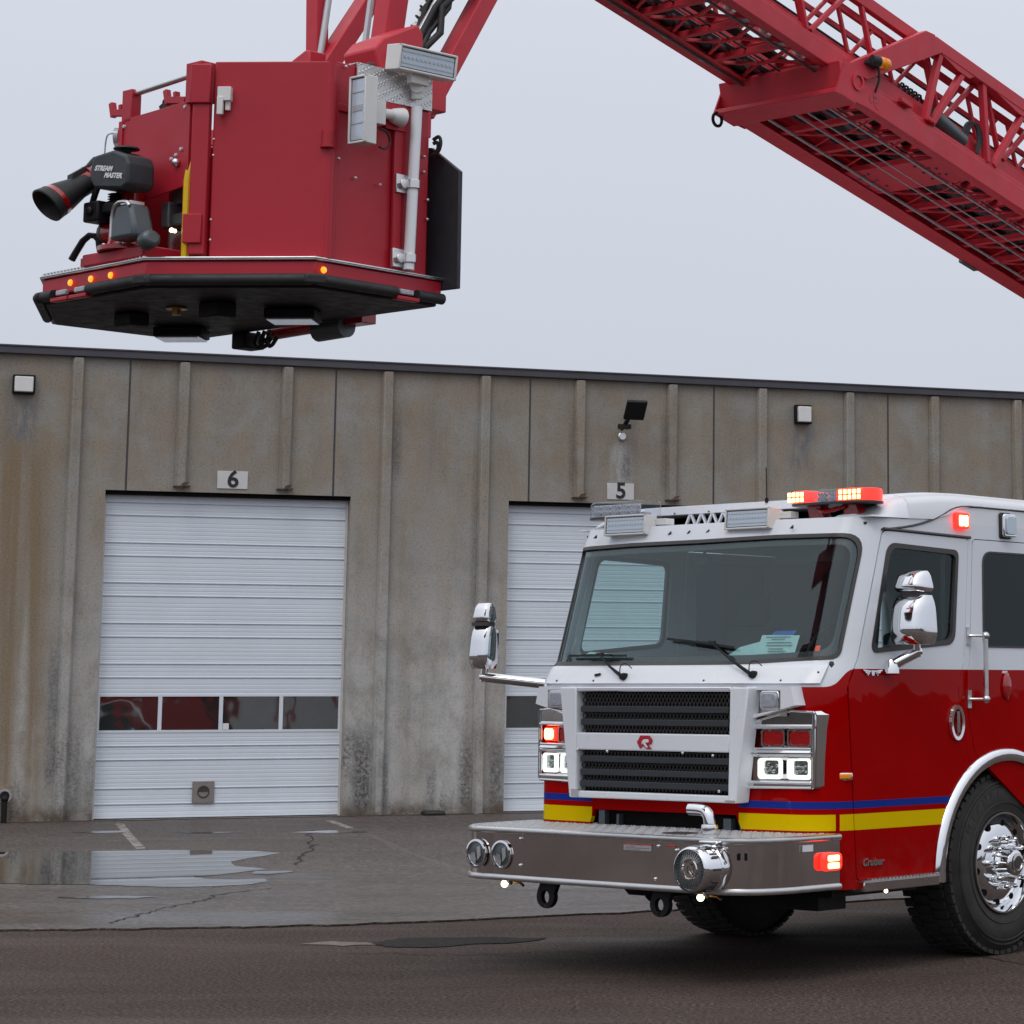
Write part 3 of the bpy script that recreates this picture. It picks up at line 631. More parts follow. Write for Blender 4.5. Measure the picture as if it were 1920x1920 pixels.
# --- cab shell
fd = [(-1.52, 0.535), (-1.52, 1.755), (-1.235, 2.585), (-0.375, 2.570), (-0.375, 1.12), (-0.62, 0.94), (-0.735, 0.72), (-0.77, 0.535)]     # front door
rd = [(-0.335, 1.25), (-0.335, 2.570), (0.62, 2.570), (0.62, 1.0), (0.80, 0.8), (0.80, 0.56), (0.78, 0.535), (0.77, 0.535)]
fwin = [(-1.375, 1.862), (-1.165, 2.505), (-0.505, 2.485), (-0.575, 1.925)]
fwin = [(-1.385, 1.845), (-1.205, 2.512), (-0.485, 2.492), (-0.535, 1.91)]
rwin = [(-0.235, 1.895), (-0.235, 2.498), (0.50, 2.498), (0.50, 1.895)]
def inset(poly, d):
    cx_ = sum(p[0] for p in poly) / len(poly); cz_ = sum(p[1] for p in poly) / len(poly); out = []
    for p in poly:
        v = V((p[0] - cx_, p[1] - cz_)); out.append((p[0] - d * (1 if v.x > 0 else -1), p[1] - d * (1 if v.y > 0 else -1)))
    return out
WS = [(-1.205, 1.800), (-1.195, 2.545), (1.195, 2.553), (1.205, 1.815)]
WS = [(-1.215, 1.795)] + [(-0.6, 1.790), (0, 1.787), (0.6, 1.795)] + [(1.205, 1.820), (1.215, 2.548), (0.6, 2.553), (0, 2.545), (-0.6, 2.545), (-1.205, 2.535)]
ws_r = [0.02, 0, 0, 0, 0.06, 0.13, 0, 0, 0, 0.05]
outer = []
Lside = [(YR, 2.66), (YR, 0.60)] + [(0.92, 0.60), (0.80, 0.60)]
archpts = [(y, z) for y, z in arc(0, 180, AR, 20)]
low = [(YR, 2.66), (YR, 0.50), (0.76, 0.50)] + [(AR * cos(R(a)), 0.52 + AR * sin(R(a))) for a in range(0, 181, 9)] + [(-0.70, 0.50), (-0.78, 0.49), (-1.53, 0.49)]
outer = [(US(y, z), z) for y, z in low] + [(1.24, 0.49), (1.235, 0.80), (0.70, 0.80), (0.62, 0.82), (0.58, 0.905), (-0.58, 0.905), (-0.62, 0.82), (-0.70, 0.80), (-1.235, 0.80), (-1.24, 0.49)]
outer += [(-US(y, z), z) for y, z in reversed(low)]
outer = outer[::-1]
holes = [rpoly(WS, ws_r)] + [[(q * 0.66, 1.09), (q * 1.105, 1.09), (q * 1.105, 1.42), (q * 0.66, 1.41)] for q in (1, -1)]
for s in (1, -1):
    for d_ in (fd, rd): holes.append(rpoly(SU(d_, s), 0.03, 3))
cab = obj('cab_body', sheet(outer, holes, lambda u, z: S(u, z), 0.03, 0.055), 'cab_paint', eng, smooth=40)
# fix which way the plate faces is irrelevant: it is closed and both sides are painted
for s in (1, -1):
    for k, (d_, w_) in enumerate(((fd, fwin), (rd, rwin))):
        dd = inset(d_, 0.0055)
        m = lambda u, z: S(u, z)
        door = obj('cab_door', sheet(rpoly(SU(dd, s), 0.028, 3), [rpoly(SU(w_, s), 0.07)], m, 0.03, 0.08, 0.001), 'cab_paint', eng, smooth=40)
        ww = rpoly(SU(w_, s), 0.07); wi = rpoly(SU(inset(w_, 0.030 if k == 0 else 0.012), s), 0.06)
        obj('window_seal', sheet(ww, [wi], m, 0.022, 0.06, 0.006 if s > 0 else 0.006), 'trim_dark', door)
        gi = rpoly(SU(inset(w_, 0.028 if k == 0 else 0.010), s), 0.06)
        gm = 'side_glass' if (k == 0 and s < 0) else ('tinted_glass' if k else 'side_glass')
        obj('window_glass', sheet(gi, [], m, 0.004, 0.1, -0.012 if s > 0 else -0.012), gm, door)
        if k == 0 and s > 0:
            obj('window_divider', MB().box(1.185, 1.20, -0.64, -0.60, 1.93, 2.46), 'black_rubber', door)
        hy, hz = (-0.53, 1.432) if k == 0 else (0.45, 1.432)
        hb = MB(); xx = s * 1.224
        o2 = [(hy + 0.075 * cos(a * pi / 12), hz + 0.112 * sin(a * pi / 12)) for a in range(24)]; i2 = [(hy + 0.047 * cos(a * pi / 12), hz + 0.085 * sin(a * pi / 12)) for a in range(24)]
        hb.skin([[V((xx, y, z)) for y, z in o2], [V((xx + s * 0.018, hy + (y - hy) * 0.93, hz + (z - hz) * 0.95)) for y, z in o2], [V((xx + s * 0.016, y, z)) for y, z in i2], [V((xx - s * 0.02, hy + (y - hy) * 0.9, hz + (z - hz) * 0.9)) for y, z in i2]], False)
        hb.prism([(xx - s * 0.015, hy + (y - hy) * 0.9, hz + (z - hz) * 0.9) for y, z in i2], (s * 0.004, 0, 0))
        hb.beam((xx + s * 0.016, hy - 0.005, hz + 0.07), (xx + s * 0.014, hy + 0.0, hz - 0.06), 0.03, 0.014, (1, 0, 0))
        obj('door_handle', hb, 'chrome', door, smooth=50)
# windscreen, its black seal and ceramic border
wsg = obj('windshield', sheet(rpoly(WS, ws_r), [], lambda u, z: S(u, z), 0.006, 0.09, -0.012), 'windshield_glass', eng, smooth=60)
def shrink(pl, d):
    cx_, cz_ = 0.0, 2.17; return [(p[0] - d * max(-1, min(1, (p[0] - cx_) / 1.1)), p[1] - d * max(-1, min(1, (p[1] - cz_) / 0.36))) for p in pl]
obj('windshield_seal', sheet(rpoly([(p[0] * 1.008, p[1] + (0.010 if p[1] > 2.2 else -0.010)) for p in WS], ws_r), [rpoly(shrink(WS, 0.012), ws_r)], lambda u, z: S(u, z), 0.012, 0.06, 0.005), 'trim_dark', wsg)
obj('windshield_border', sheet(rpoly(shrink(WS, 0.004), ws_r), [rpoly(shrink(WS, 0.050), [0.05, 0, 0, 0, 0.10, 0.11, 0, 0, 0, 0.06])], lambda u, z: S(u, z), 0.003, 0.06, -0.0185), 'trim_dark', wsg)
# lower front panel under the glass (white cowl with a rolled lip)
cowl = MB()
def cowl_pt(u, t):   # t 0..1 from lower lip to the glass
    z = 1.672 + 0.105 * t; p = V(S(u, z)); n_ = V((0.0 if abs(u) < CX else (0.7 if u > 0 else -0.7), -1, 0)).normalized(); return p + n_ * (0.018 + 0.004 * sin(t * pi))
us = [-1.16 + 2.32 * i / 60 for i in range(61)]
vs_ = [cowl_pt(u, t) for t in (0, 0.15, 0.5, 0.85, 1.0) for u in us] + [V(S(u, z)) for z in (1.668, 1.782) for u in us]
N_ = len(us); rows = [5, 0, 1, 2, 3, 4, 6]
cowl.add(vs_, [(rows[k] * N_ + i, rows[k] * N_ + i + 1, rows[k + 1] * N_ + i + 1, rows[k + 1] * N_ + i) for k in range(6) for i in range(N_ - 1)])
obj('cowl_panel', cowl, 'white_metal', eng, smooth=50)
mb = MB()
for u in (-0.95, -0.6, 0.33, 0.9, 1.12): p = cowl_pt(u, 0.15 if u < 1 else 0.6); mb.ball(p, 0.007, 6)
obj('cowl_screw', mb, 'trim_dark', eng)
# roof: flat lower skin, raised dome with an overhanging front lip
rb = MB()
def ringz(z, ins, yr=YR):
    pts = []
    for i in range(41):
        u = -(CX + LC) + 2 * (CX + LC) * i / 40; x, y, _ = S(u, 2.66); f_ = 1 - ins / 1.22; pts.append(V((x * f_, y + ins * (0.9 if abs(u) < CX + LC else 1), z)))
    pts += [V((1.22 * (1 - ins / 1.22), yr - ins, z)), V((-1.22 * (1 - ins / 1.22), yr - ins, z))]; return pts
rb.skin([ringz(2.645, 0.0), ringz(2.655, 0.010), ringz(2.662, 0.035), ringz(2.664, 0.09)])
obj('cab_roof', rb, 'white_metal', eng, smooth=60)
dome = MB()
def dsec(y):
    if y < -1.0: k = (y + 1.36) / 0.36; k = max(0.0, k); zt_ = 2.68 + 0.135 * (k * k * (3 - 2 * k)); xi = 0.93
    else: k = min(1, (y + 1.0) / 0.65); zt_ = 2.815 + 0.045 * k * (2 - k); xi = 0
    zl = lerp_tab(y, [-1.36, -1.0, -0.76, -0.60, -0.46, -0.30, 3], [2.66, 2.665, 2.672, 2.705, 2.755, 2.775, 2.775])
    return zt_, zl, xi
for s in (1, -1):
    rings = []
    for y in (-1.36, -1.28, -1.2, -1.1, -1.0005):
        zt_, zl, xi = dsec(y); rings.append([V((s * x, y, z)) for x, z in ((xi, 2.665), (xi + 0.03, zt_ - 0.005), (1.08, zt_), (1.17, zt_ - 0.018), (1.212, zt_ - 0.05 if zt_ - 0.05 > zl + .01 else zl + 0.01), (1.228, zl), (1.10, 2.66))])
    dome.skin(rings)
rings = []
for y in (-1.0, -0.9, -0.76, -0.68, -0.60, -0.52, -0.46, -0.38, -0.30, 0.0, 0.6, 1.2, YR - 0.03, YR):
    zt_, zl, _ = dsec(y); zb_ = 2.766 if y < -0.65 else 2.66
    if y == YR: zt_ -= 0.03
    half = [(1.228, zl), (1.226, max(zl + 0.02, zt_ - 0.07)), (1.205, zt_ - 0.035), (1.16, zt_ - 0.010), (1.05, zt_)]
    half = [(0.98, zb_), (1.0, 2.655), (1.219, 2.655), (1.2195, max(2.656, zl - 0.004))] + half
    rings.append([V((x, y, z)) for x, z in half] + [V((-x, y, z)) for x, z in reversed(half)])
dome.skin(rings)
obj('roof_dome', dome, 'white_metal', eng, smooth=50)
for s in (1, -1):
    g = [(-1.256, 2.590), (-1.0, 2.618), (-0.80, 2.658), (-0.66, 2.705), (-0.55, 2.752), (-0.44, 2.772), (-0.2, 2.778), (YR, 2.772)]
    obj('drip_rail', MB().tube([V((s * (1.222 if y > -1.2 else 1.214), y, z - 0.004)) for y, z in g], 0.0075, 6, 1).tube([V((s * 1.222, -1.25, 2.592)), V((s * 1.224, -0.36, 2.576))], 0.009, 6), 'trim_dark', eng)
obj('roof_gap_shade', MB().box(-0.97, 0.97, -0.72, -0.68, 2.667, 2.764).box(-0.97, 0.97, -0.99, -0.72, 2.667, 2.672), 'dark_gap', eng, smooth=0)  # dark sheets blacken the gap under the lip in place of shade
mb = MB()
for i in range(9):
    x = -0.62 + i * 0.095; mb.beam((x, -0.985, 2.68), (x + 0.045, -0.985, 2.765), 0.012, 0.02, (0, 1, 0)); mb.beam((x + 0.095, -0.985, 2.68), (x + 0.055, -0.985, 2.765), 0.012, 0.02, (0, 1, 0))
obj('roof_v_reflection', mb, 'white_metal', eng)  # white V bars imitate the ladder cradle's reflection in the gap
mb = MB()
for x in (-0.7, -0.40, -0.10): mb.ball((x, -1.004, 2.775), 0.006, 6)
for x in (-0.93, -0.28, -0.12, 0.04, 0.72): mb.lathe(V((x, -1.502, 2.605)), (0, -1, 0.3), [(0, 0.010), (0.006, 0.009), (0.006, 0)], 8); mb.beam((x - 0.012, -1.51, 2.598), (x + 0.014, -1.51, 2.618), 0.005)
obj('roof_fastener', mb, 'trim_dark', eng)
# front roof scene lights
def flood(c, ax, an, w_, h_, d_, parent, root=None):
    """boxy flood lamp: c centre of the lens face, ax across, an facing"""
    ax, an, c = V(ax).normalized(), V(an).normalized(), V(c); az = an.cross(ax); az = -az if abs(az.z) > 0.3 and az.z < 0 else az
    mb = MB(); mb.obox(c - an * d_ / 2, ax, an, az, w_ / 2, d_ / 2, h_ / 2)
    t_ = 0.012
    for q, hx, hz in ((az * (h_ / 2 - t_ / 2), w_ / 2, t_ / 2), (az * -(h_ / 2 - t_ / 2), w_ / 2, t_ / 2), (ax * (w_ / 2 - t_ / 2), t_ / 2, h_ / 2), (ax * -(w_ / 2 - t_ / 2), t_ / 2, h_ / 2)):
        mb.obox(c + an * 0.004 + q, ax, an, az, hx, 0.010, hz)
    o = obj('flood_lamp', mb, 'white_housing', parent, bevel=0.004)
    obj('gasket', MB().obox(c + an * 0.002, ax, an, az, w_ / 2 - t_ * 0.8, 0.002, h_ / 2 - t_ * 0.8), 'trim_dark', o, smooth=0)
    lm = MB(); lm.obox(c + an * 0.004, ax, an, az, w_ / 2 - t_ * 1.5, 0.002, h_ / 2 - t_ * 1.5)
    obj('lens', lm, 'flood_lens', o, smooth=0)
    em = MB(); k = 12
    for i in range(k): em.obox(c + an * 0.007 + ax * ((i - (k - 1) / 2) * (w_ - 0.05) / k) + az * h_ * 0.02, ax, an, az, w_ / k * 0.22, 0.003, h_ * 0.045)
    em.obox(c + an * 0.006 - az * h_ * 0.20, ax, an, az, w_ / 2 - 0.02, 0.003, 0.004); em.obox(c + an * 0.006 + az * h_ * 0.26, ax, an, az, w_ / 2 - 0.02, 0.003, 0.004)
    obj('led_strip', em, 'silver_paint', o, smooth=0)
    return o, ax, an, az
for x0, x1 in ((-0.83, -0.475), (0.20, 0.555)):
    xc = (x0 + x1) / 2; fl, *_ = flood((xc, -1.52, 2.672), (1, 0, 0), (0, -1, 0.06), x1 - x0, 0.130, 0.10, eng)
    obj('bracket', MB().obox((xc, -1.46, 2.605), (1, 0, 0), (0, 1, 0), (0, 0, 1), 0.09, 0.035, 0.012).box(x1 - 0.06, x1 + 0.09, -1.43, -1.35, 2.67, 2.71), 'white_housing', fl, bevel=0.004)
# light bars
def light_bar(x0, x1, y, z0, z1, lit):
    h = z1 - z0; n_ = 'light_bar'
    def stad(a, b, d, k=8):
        pts = [(b, y - d)]; r_ = d
        out = [(a, y + d)] + [(a - r_ * 0.9 * sin(pi * i / k), y + d * cos(pi * i / k)) for i in range(1, k)] + [(a, y - d), (b, y - d)] + [(b + r_ * 0.9 * sin(pi * i / k), y - d * cos(pi * i / k)) for i in range(1, k)] + [(b, y + d)]
        return out
    base = obj(n_, MB().prism([(px, py, z0 - 0.006) for px, py in stad(x0 + 0.10, x1 - 0.10, 0.125)], (0, 0, 0.016)), 'trim_dark', eng, bevel=0.003)
    def lens(a, b, mat, nm, ins=0.0, full=None):
        sh = stad(x0 + 0.10, x1 - 0.10, 0.12 - ins); sh = [(min(max(px, a), b), py) for px, py in sh]
        q = []
        for p_ in sh:
            if not q or (abs(q[-1][0] - p_[0]) + abs(q[-1][1] - p_[1])) > 1e-5: q.append(p_)
        cx_, cy_ = (a + b) / 2, y
        obj(nm, MB().skin([[V((px, py, z0 + 0.010)) for px, py in q], [V((px, py, z1 - 0.014)) for px, py in q], [V((cx_ + (px - cx_) * 0.97, cy_ + (py - cy_) * 0.90, z1)) for px, py in q]]), mat, base, smooth=50)
    if lit:
        lens(x0 - 0.05, x0 + 0.150, 'lamp_red_rim', 'red_lens'); lens(x0 + 0.152, x1 - 0.217, 'clear_plastic', 'clear_lens'); lens(x1 - 0.215, x1 + 0.05, 'lamp_red_rim', 'red_lens')
        for a, b in ((x0 + 0.01, x0 + 0.145), (x1 - 0.205, x1 - 0.03)):
            mb = MB(); k = max(4, int((b - a) / 0.030))
            for r_ in range(2):
                for i in range(k): xa = a + (b - a) * (i + 0.5) / k; mb.box(xa - 0.0115, xa + 0.0115, y - 0.1235, y - 0.119, z0 + 0.016 + r_ * 0.033, z0 + 0.042 + r_ * 0.033)
            obj('lit_module', mb, 'lamp_core', base, smooth=0)
    else: lens(x0 - 0.05, x1 + 0.05, 'clear_plastic', 'clear_lens')
    mb = MB(); k = int((x1 - x0) / 0.09)
    for i in range(k):
        xa = x0 + 0.05 + (x1 - x0 - 0.1) * (i + 0.5) / k
        if lit and (xa < x0 + 0.18 or xa > x1 - 0.24): continue
        for qx in (-0.024, 0, 0.024):
            for qz in (0.33, 0.68): mb.lathe((xa + qx, y - 0.100, z0 + (z1 - z0) * qz), (0, -1, 0), [(-0.02, 0.004), (0, 0.011), (0, 0.009), (-0.015, 0.002)], 8, False)
        mb.box(xa - 0.038, xa + 0.038, y - 0.082, y - 0.075, z0 + 0.014, z1 - 0.018)
    mb.box(x0 + 0.06, x1 - 0.06, y - 0.03, y + 0.03, z0 + 0.01, z0 + 0.035)
    obj('reflector', mb, 'silver_paint', base)
    mb = MB()
    for xa in (x0 + 0.16, x1 - 0.18): mb.prism([(xa - 0.05, y - 0.05, z0 - 0.005), (xa + 0.05, y - 0.05, z0 - 0.005), (xa + 0.08, y - 0.05, 2.67), (xa - 0.03, y - 0.05, 2.67)], (0, 0.08, 0))
    mb.tube([(x0 + 0.2, y - 0.06, z0 - 0.03), (x0 + 0.28, y - 0.09, z0 - 0.055), (x0 + 0.4, y - 0.07, z0 - 0.02), (x1 - 0.3, y - 0.09, z0 - 0.05), (x1 - 0.2, y - 0.06, z0 - 0.02)], 0.012, 6, 2)
    obj('mount', mb, 'red_plain' if lit else 'black_paint', base)
light_bar(0.60, 1.215, -1.30, 2.748, 2.832, True)
light_bar(-1.12, -0.60, -1.30, 2.732, 2.838, False)
obj('antenna', MB().cyl((0.09, -1.0, 2.81), (0.09, -1.0, 2.84), 0.012).cyl((0.09, -1.0, 2.84), (0.085, -1.0, 3.035), 0.0035, 6), 'black_paint', eng)
# grille
GY = -1.96
gf = MB()
def gz(z): return lerp_tab(z, [0.975, 1.66], [0.68, 0.775])     # half width of the surround, wider at the top
def gi(z): return 0.625
def quad_bar(pts, y0, y1): gf.prism([(x, y0, z) for x, z in pts], (0, y1 - y0, 0))
zt_, zb_ = 1.648, 0.978
for s in (1, -1):
    quad_bar([(s * gz(zt_), zt_), (s * 0.632, zt_), (s * 0.618, zb_), (s * gz(zb_), zb_)], GY - 0.012, -1.85)
quad_bar([(-0.618, 1.020), (0.618, 1.020), (0.615, zb_), (-0.615, zb_)], GY - 0.008, -1.85)
quad_bar([(-0.627, 1.372), (0.627, 1.372), (0.624, 1.268), (-0.624, 1.268)], GY - 0.008, -1.85)
gr = obj('grille_surround', gf, 'white_metal', eng, bevel=0.008)
obj('grille_top_trim', MB().box(-0.630, 0.630, GY - 0.006, -1.86, 1.622, 1.650), 'chrome', gr, bevel=0.006)
obj('grille_back', MB().box(-0.62, 0.62, -1.895, -1.885, 1.02, 1.62), 'dark_gap', gr, smooth=0)
mesh_ = MB()
for z0, z1 in ((1.03, 1.262), (1.378, 1.618)):
    nx = 42; nz = int((z1 - z0) / 0.018)
    for i in range(-nz, nx + 1):                                          # expanded metal: two sets of slanting wires
        for sgn in (1, -1):
            xa = -0.615 + (1.23 * i / nx); dxz = (z1 - z0) * 0.62
            a, b = (xa, z0), (xa + dxz, z1)
            if sgn < 0: a, b = (-xa, z0), (-xa - dxz, z1)
            def clip(p, q):
                (x1_, z1_), (x2_, z2_) = p, q
                for lim in (-0.615, 0.615):
                    if (x1_ - lim) * (x2_ - lim) < 0:
                        t = (lim - x1_) / (x2_ - x1_); m_ = (lim, z1_ + t * (z2_ - z1_))
                        if abs(x1_) > 0.616: x1_, z1_ = m_
                        if abs(x2_) > 0.616: x2_, z2_ = m_
                if abs(x1_) > 0.617 or abs(x2_) > 0.617: return None
                return (x1_, z1_), (x2_, z2_)
            cpt = clip(a, b)
            if cpt: mesh_.beam((cpt[0][0], -1.925 - 0.002 * sgn, cpt[0][1]), (cpt[1][0], -1.925 - 0.002 * sgn, cpt[1][1]), 0.005, 0.004, (0, 1, 0))
obj('grille_mesh', mesh_, 'trim_dark', gr, smooth=0)
for z in (1.575, 1.515, 1.437, 1.215, 1.135, 1.065)[1:]:
    obj('grille_slat', MB().box(-0.605, 0.605, -1.955, -1.938, z - 0.019, z + 0.019), 'black_panel', gr, bevel=0.004)
mb = MB()
for x, z in ((-0.36, 1.262), (0.26, 1.262), (0.5, 1.25), (-0.615, 1.268), (0.55, 1.045)): mb.ball((x, GY - 0.01, z), 0.009, 6)
mb.box(-0.66, -0.60, GY - 0.016, GY, 0.985, 1.03).box(0.60, 0.675, GY - 0.016, GY, 0.982, 0.995)
obj('grille_clip', mb, 'aluminium', gr)
# emblem on the grille bar: faceted red letter shape with a pale inner stroke
e_ = 0.040; ex, ez = -0.045, 1.320
hexo = [(-1.6, 0.0), (-0.9, 1.0), (0.95, 1.0), (1.55, 0.35), (1.3, -0.25), (0.55, -0.35), (1.45, -1.0), (0.4, -1.0), (-0.45, -0.45), (-0.9, -1.0)]
obj('emblem', MB().prism([(ex + a * e_, GY - 0.009, ez + b * e_) for a, b in hexo], (0, -0.008, 0)), 'logo_red', gr, bevel=0.002)
inn = [(-0.55, -0.35), (-0.45, 0.15), (-0.1, 0.45), (0.75, 0.45), (0.95, 0.2), (0.8, 0.0), (0.15, -0.05), (0.75, -0.75), (0.35, -0.75), (-0.3, -0.1)]
obj('emblem_stroke', MB().prism([(ex + a * e_, GY - 0.0171, ez + b * e_) for a, b in inn], (0, -0.003, 0)), 'white_metal', gr)
# lamp clusters
def lamp_cluster(s, lit):
    def sh(mb):
        mb.v = [(x, y + 0.19 * (abs(x) - 0.6), z) for x, y, z in mb.v]; return mb
    def P2(x, y, z): return V((s * x, y, z))
    # upper white housing with one clear lamp
    ub = MB(); up_ = [(0.70, 1.652), (1.035, 1.652), (1.062, 1.545), (0.675, 1.452)]
    hole = [(0.745, 1.632), (0.955, 1.632), (0.955, 1.520), (0.74, 1.490)]
    yy = -1.895
    for i in range(4):
        j = (i + 1) % 4
        ub.prism([P2(up_[i][0], yy, up_[i][1]), P2(up_[j][0], yy, up_[j][1]), P2(hole[j][0], yy, hole[j][1]), P2(hole[i][0], yy, hole[i][1])], (0, 0.07 + (0.09 if i == 1 else 0), 0))
    u_ = obj('upper_lamp_housing', ub, 'white_metal', eng, bevel=0.003)
    obj('recess', MB().box(*(sorted((s * 0.735, s * 0.96))), -1.842, -1.835, 1.48, 1.64), 'polished_steel', u_, smooth=0)
    xs_ = sorted((s * 0.80, s * 0.945))
    obj('lamp_bezel', MB().prism([(px, -1.90, pz) for px, pz in rrect(xs_[0], xs_[1], 1.520, 1.628, 0.02)], (0, 0.06, 0)), 'chrome', u_, bevel=0.005)
    obj('clear_lamp', MB().prism([(px, -1.908, pz) for px, pz in rrect(xs_[0] + 0.014, xs_[1] - 0.014, 1.532, 1.616, 0.025)], (0, 0.02, 0)), 'lens_grey', u_, bevel=0.006)
    # chrome headlight surround, deep box
    y0 = -1.893; cb = MB()
    face = [(0.635, 1.428), (0.98, 1.520), (1.12, 1.512), (1.135, 1.49), (1.132, 1.40), (1.128, 1.078), (1.115, 1.065), (0.58, 1.060)]
    back = [(0.635, 1.428), (0.98, 1.520), (1.14, 1.516), (1.162, 1.49), (1.158, 1.40), (1.152, 1.085), (1.14, 1.067), (0.58, 1.060)]
    wr = [(0.665, 1.405), (1.102, 1.410), (1.102, 1.300), (0.655, 1.298)]; ww = [(0.640, 1.245), (1.104, 1.248), (1.102, 1.110), (0.625, 1.108)]
    fo = [P2(x, y0, z) for x, z in face]; ba = [P2(x, -1.70 - 0.19 * (x - 0.6) if x > 1.1 else -1.78 - 0.19 * (x - 0.6), z) for x, z in back]
    # face plate with two rectangular openings, built from strips
    def strip(pts): cb.prism([P2(x, y0, z) for x, z in pts], (0, 0.012, 0))
    strip([(0.635, 1.428), (0.98, 1.520), (1.12, 1.512), (1.134, 1.48), (1.132, 1.41), (1.102, 1.410), (0.665, 1.405)])
    strip([(0.635, 1.428), (0.665, 1.405), (0.655, 1.298), (0.640, 1.245), (0.625, 1.108), (0.58, 1.060)])
    strip([(1.102, 1.410), (1.132, 1.41), (1.128, 1.078), (1.102, 1.110), (1.104, 1.248), (1.102, 1.300)])
    strip([(0.655, 1.298), (1.102, 1.300), (1.104, 1.248), (0.640, 1.245)])
    strip([(0.58, 1.060), (0.625, 1.108), (1.102, 1.110), (1.128, 1.078), (1.115, 1.065)])
    m = len(fo)
    cb.add([p + V((0, 0.013, 0)) for p in fo] + ba, [(i, (i + 1) % m, (i + 1) % m + m, i + m) for i in range(m)])
    h_ = obj('headlight_housing', sh(cb), 'chrome', eng, bevel=0.003)
    ib = MB()
    for o4 in (wr, ww):
        f4 = [P2(x, y0 + 0.006, z) for x, z in o4]; b4 = [P2(x, y0 + 0.070, z) for x, z in o4]
        ib.add(f4 + b4, [(i, (i + 1) % 4, (i + 1) % 4 + 4, i + 4) for i in range(4)] + [(4, 5, 6, 7)])
    hl_ = MB()
    for pts_ in ([(0.645, 1.425), (0.98, 1.513), (1.118, 1.505)], [(0.65, 1.415), (0.85, 1.417), (1.12, 1.418)], [(0.645, 1.292), (1.11, 1.294)], [(0.640, 1.258), (1.11, 1.260)], [(0.62, 1.098), (1.112, 1.098)], [(0.60, 1.068), (1.11, 1.072)], [(1.124, 1.50), (1.122, 1.08)]):
        hl_.tube([P2(x, y0 - 0.002, z) for x, z in pts_], 0.0075, 8)
    obj('highlight_bead', sh(hl_), 'chrome', h_, smooth=60)  # thin tubes added along the edges to catch highlights
    tp_ = MB().prism([P2(0.66, y0 - 0.004, 1.422), P2(0.98, y0 + 0.030, 1.508), P2(1.11, y0 + 0.030, 1.502), P2(1.112, y0 - 0.004, 1.424)], (0, 0.004, 0))
    tp_.prism([P2(0.655, y0 - 0.016, 1.270), P2(1.108, y0 - 0.016, 1.272), P2(1.108, y0 - 0.002, 1.290), P2(0.655, y0 - 0.002, 1.288)], (0, 0.003, 0))
    obj('sloped_facet', sh(tp_), 'chrome', h_, smooth=0)  # extra facets, tilted so the chrome mirrors bright sky
    obj('lamp_bucket', sh(ib), 'polished_steel', h_, smooth=0)
    for xc, on in ((0.853, False), (1.025, lit)):
        x0, x1 = sorted((s * (xc - 0.070), s * (xc + 0.066)))
        rl = obj('red_lamp', sh(MB().prism([(px, y0 + 0.012, pz) for px, pz in rrect(x0, x1, 1.312, 1.398, 0.02)], (0, 0.05, 0))), 'lamp_red_rim' if on else 'red_lens', h_, bevel=0.006)
        if on: obj('lit_core', sh(MB().prism([(px, y0 + 0.004, pz) for px, pz in rrect(x0 + 0.012, x1 - 0.032, 1.322, 1.390, 0.02)], (0, 0.01, 0))), 'lamp_core', rl, smooth=0)
        else: obj('lamp_bezel', sh(MB().skin([[V((px, y0 + 0.030, pz)) for px, pz in rrect(x0 - 0.010, x1 + 0.010, 1.302, 1.408, 0.022)], [V((px, y0 + 0.006, pz)) for px, pz in rrect(x0 - 0.010, x1 + 0.010, 1.302, 1.408, 0.022)], [V((px, y0 + 0.006, pz)) for px, pz in rrect(x0 - 0.001, x1 + 0.001, 1.310, 1.400, 0.02)], [V((px, y0 + 0.030, pz)) for px, pz in rrect(x0 - 0.001, x1 + 0.001, 1.310, 1.400, 0.02)]], False, True)), 'chrome', rl)
    obj('red_backing', sh(MB().box(*sorted((s * 0.662, s * 0.770)), y0 + 0.055, y0 + 0.062, 1.30, 1.405)), 'dark_red_lens', h_, smooth=0)
    for xc in (0.828, 1.020):
        x0, x1 = sorted((s * (xc - 0.077), s * (xc + 0.073)))
        o_ = rrect(x0, x1, 1.118, 1.238, 0.022); i_ = rrect(x0 + (0.030 if s > 0 else 0.018), x1 - (0.012 if s > 0 else 0.024), 1.143, 1.226, 0.014)
        rg = MB().skin([[V((px, y0 + 0.030, pz)) for px, pz in o_], [V((px, y0 + 0.006, pz)) for px, pz in o_], [V((px, y0 + 0.006, pz)) for px, pz in i_], [V((px, y0 + 0.030, pz)) for px, pz in i_]], False, True)
        hl = obj('headlight', sh(rg), 'headlight_ring', h_)
        obj('reflector', sh(MB().prism([(px, y0 + 0.028, pz) for px, pz in i_], (0, 0.008, 0))), 'lamp_reflector', hl)
        mb = MB(); rn = random.Random(int(xc * 100))
        for q in range(14): mb.ball((rn.uniform(x0 + 0.035, x1 - 0.03), y0 + 0.024, rn.uniform(1.155, 1.205)), rn.uniform(0.006, 0.012), 6)
        obj('led_element', sh(mb), 'lamp_reflector', hl)
lamp_cluster(1, False); lamp_cluster(-1, True)
